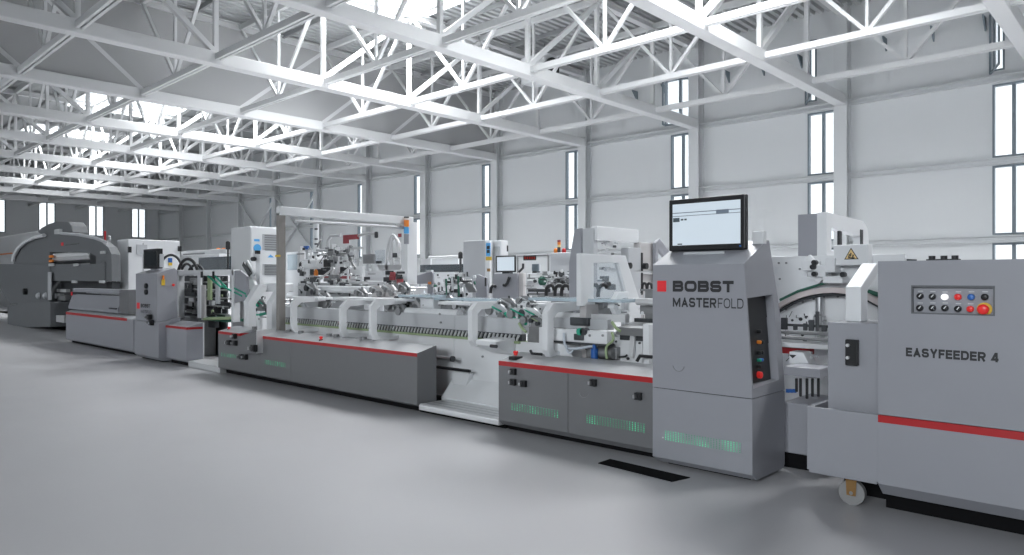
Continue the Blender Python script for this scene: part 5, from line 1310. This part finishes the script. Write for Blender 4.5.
for px, m in ((555.8, 'orange'), (564, 'red')): x1, z1 = P(px, 252.8, 10.6); m_ = MB(); m_.cyl((x1, 10.6, z1-.02), (x1, 10.6, z1+.05), .04, 12); m_.dome((x1, 10.6, z1+.05), (0,0,1), .04, .04, 12); build('beacon', m_, M[m], wk)
cp_ = thing('coupling_unit', 'dark hoses, couplings and a dark green pump in front of the pale beacon cabinet', 'machine', mid(555, 8.0))
rng = random.Random(21)
build('base', pbox(528, 566, 293, None, 8.0, .15), M['mid'], cp_)
for i in range(40):
    px, py = rng.uniform(540, 568), rng.uniform(272, 292); w, h = rng.uniform(2, 6), rng.uniform(1.5, 5)
    build(rng.choice(['coupling', 'bracket_plate']), pbox(px-w/2, px+w/2, py-h/2, py+h/2, 7.8+rng.uniform(0, .4), .03), M[rng.choice(['dark', 'mid', 'mid', 'grey_light', 'black', 'alu'])], cp_, bevel=.01)
fittings(cp_, 46, 528, 570, 270, 296, 7.55, 7.9, 63)
build('green_pump', pcyl(541, 544, 281, 7.9, .065), M['greendark'], cp_); build('dark_tray', pbox(528, 546, 289, 292, 7.8, .1), M['dark'], cp_)
for px in (548, 557, 563.5): hose(cp_, [P3(px-2, 296, 7.6), P3(px-1.5, 289, 7.6), P3(px+1, 285.8, 7.6), P3(px+4.5, 286, 7.6), P3(px+6, 290, 7.62)], .024, M['hose'], 'hose_loop')
build('wheel', pcyl(560.5, 562.5, 274, 7.85, .045), M['dark'], cp_)
# ---- tall arch machine
ax_ = X(596, 6.9)
ta = thing('tall_arch', 'tall pale arch machine with a white top beam, behind the white bridge guard', 'machine', (ax_, 7.3, 0))
zt_ = H + (CY-226)/FPX*dep(ax_, 6.9); y1_ = Yx(637.5, ax_)
build('top_beam', MB().box(ax_-.08, ax_+.02, 6.9, y1_, zt_-.17, zt_), M['white'], ta, bevel=.01)
build('front_post', MB().box(ax_-.19, ax_-.02, 6.88, 6.96, 0, zt_-.02), M['grey_light'], ta, bevel=.01)
x0 = X(573, 6.95)
build('left_cheek', MB().prism('xz', [(X(569, 6.95), 0), (X(569, 6.95), ZP(570, 262, 6.95)), (X(574.5, 6.95), ZP(575, 229, 6.95)), (X(581, 6.95), ZP(580, 228, 6.95)), (X(581, 6.95), 0)], 6.95, 7.02), M['grey'], ta, bevel=.01)
build('inner_cheek', MB().prism('xz', PP([(582.5, 300), (583.5, 230), (588, 229), (587, 300)], 6.93), 6.93, 7.02), M['grey'], ta)
build('dark_groove', pbox(583, 587, 231, 254, 6.9, .04), M['dark'], ta)
build('rear_post', MB().box(ax_-.02, ax_+.10, Yx(622, ax_), y1_-.06, 0, zt_-.24), M['grey_light'], ta, bevel=.01)
build('post_slot', MB().box(ax_+.10, ax_+.106, Yx(636, ax_)-.04, Yx(636, ax_), 1.3, zt_-.30), M['black'], ta)
build('rear_panel', MB().box(ax_-.05, ax_+.05, y1_-.02, y1_+.40, 0, zt_-.16), M['pinkgrey'], ta, bevel=.01)
m_ = MB(); yy = y1_+.26; m_.prism('yz', [(yy, 1.2), (yy, zt_-.16), (yy+.10, zt_-.10), (yy+.34, zt_-.26), (yy+.44, 1.5), (yy+.44, 0), (yy+.34, 0), (yy+.34, 1.5), (yy+.24, zt_-.36), (yy+.06, zt_-.24), (yy+.06, 1.2)], ax_+.06, ax_+.11); build('rear_cheek', m_, M['grey'], ta, bevel=.01)
build('cross_rod', MB().cyl((ax_+.06, 7.0, zt_-.52), (ax_+.10, y1_+.4, zt_-.56), .025, 8), M['metal'], ta)
build('knob', MB().cyl((ax_+.08, Yx(620, ax_), zt_-.47), (ax_+.16, Yx(620, ax_), zt_-.47), .04, 10), M['black'], ta); build('knob', MB().cyl((ax_+.08, Yx(636.5, ax_), zt_-.47), (ax_+.16, Yx(636.5, ax_), zt_-.47), .04, 10), M['black'], ta)
rng = random.Random(31)
for i in range(14):
    px, py = rng.uniform(597, 620), rng.uniform(238, 254); w, h = rng.uniform(2, 6), rng.uniform(1, 3.5)
    build(rng.choice(['clamp', 'nozzle']), pbox(px-w/2, px+w/2, py-h/2, py+h/2, 7.1+rng.uniform(0, .3), .03), M[rng.choice(['mid', 'grey_light', 'alu', 'dark', 'white'])], ta, bevel=.008)
for i in range(10):
    px, py = rng.uniform(596, 612), rng.uniform(264, 290); w, h = rng.uniform(3, 9), rng.uniform(2, 6)
    build('drive_block', pbox(px-w/2, px+w/2, py-h/2, py+h/2, 7.1+rng.uniform(0, .3), .03), M[rng.choice(['mid', 'dark', 'frame_dark', 'dark', 'alu'])], ta, bevel=.008)
build('cross_rod', MB().cyl(P3(598, 239, 7.2), P3(615, 246, 7.2), .03, 8), M['alu'], ta)
# ---- heater under the roof
uh = thing('unit_heater', 'white unit heater box with a dark fan hanging under the roof deck', 'heater', (-17.9, 20.5, 9.0))
build('body', MB().box(-18.5, -17.3, 20.2, 21.0, 9.0, 10.0), M['white'], uh, bevel=.03); build('fan_opening', MB().cyl((-17.29, 20.6, 9.5), (-17.2, 20.6, 9.5), .35, 20), M['black'], uh)
for y_ in (20.3, 20.9): build('hanger_rod', MB().cyl((-17.9, y_, 10.0), (-17.9, y_, RZ), .02, 6), M['mid'], uh)
# ================================================================== LIGHT AND CAMERA
wd = bpy.data.worlds.new('overcast_sky'); scene.world = wd; wd.use_nodes = True
bg = wd.node_tree.nodes['Background']; bg.inputs['Color'].default_value = (.93, .97, 1.0, 1); bg.inputs['Strength'].default_value = WORLD
cam = bpy.data.cameras.new('camera'); co = bpy.data.objects.new('camera', cam); COL.objects.link(co)
co.location = (0, 0, H); co.rotation_euler = (math.radians(90), 0, math.radians(43.2))
cam.sensor_width = 36; cam.lens = 36*FPX/1024; cam.shift_y = 1.5/1024; cam.clip_end = 300; cam.clip_start = .05
scene.camera = co
vs = scene.view_settings
vs.view_transform = 'Standard'; vs.look = 'None'; vs.gamma = 1; vs.use_curve_mapping = False; vs.exposure = EXPO
scene.cycles.max_bounces = 8; scene.cycles.diffuse_bounces = 5; scene.cycles.glossy_bounces = 3; scene.cycles.transparent_max_bounces = 12
scene.cycles.use_denoising = True
scene.cycles.sample_clamp_indirect = 8
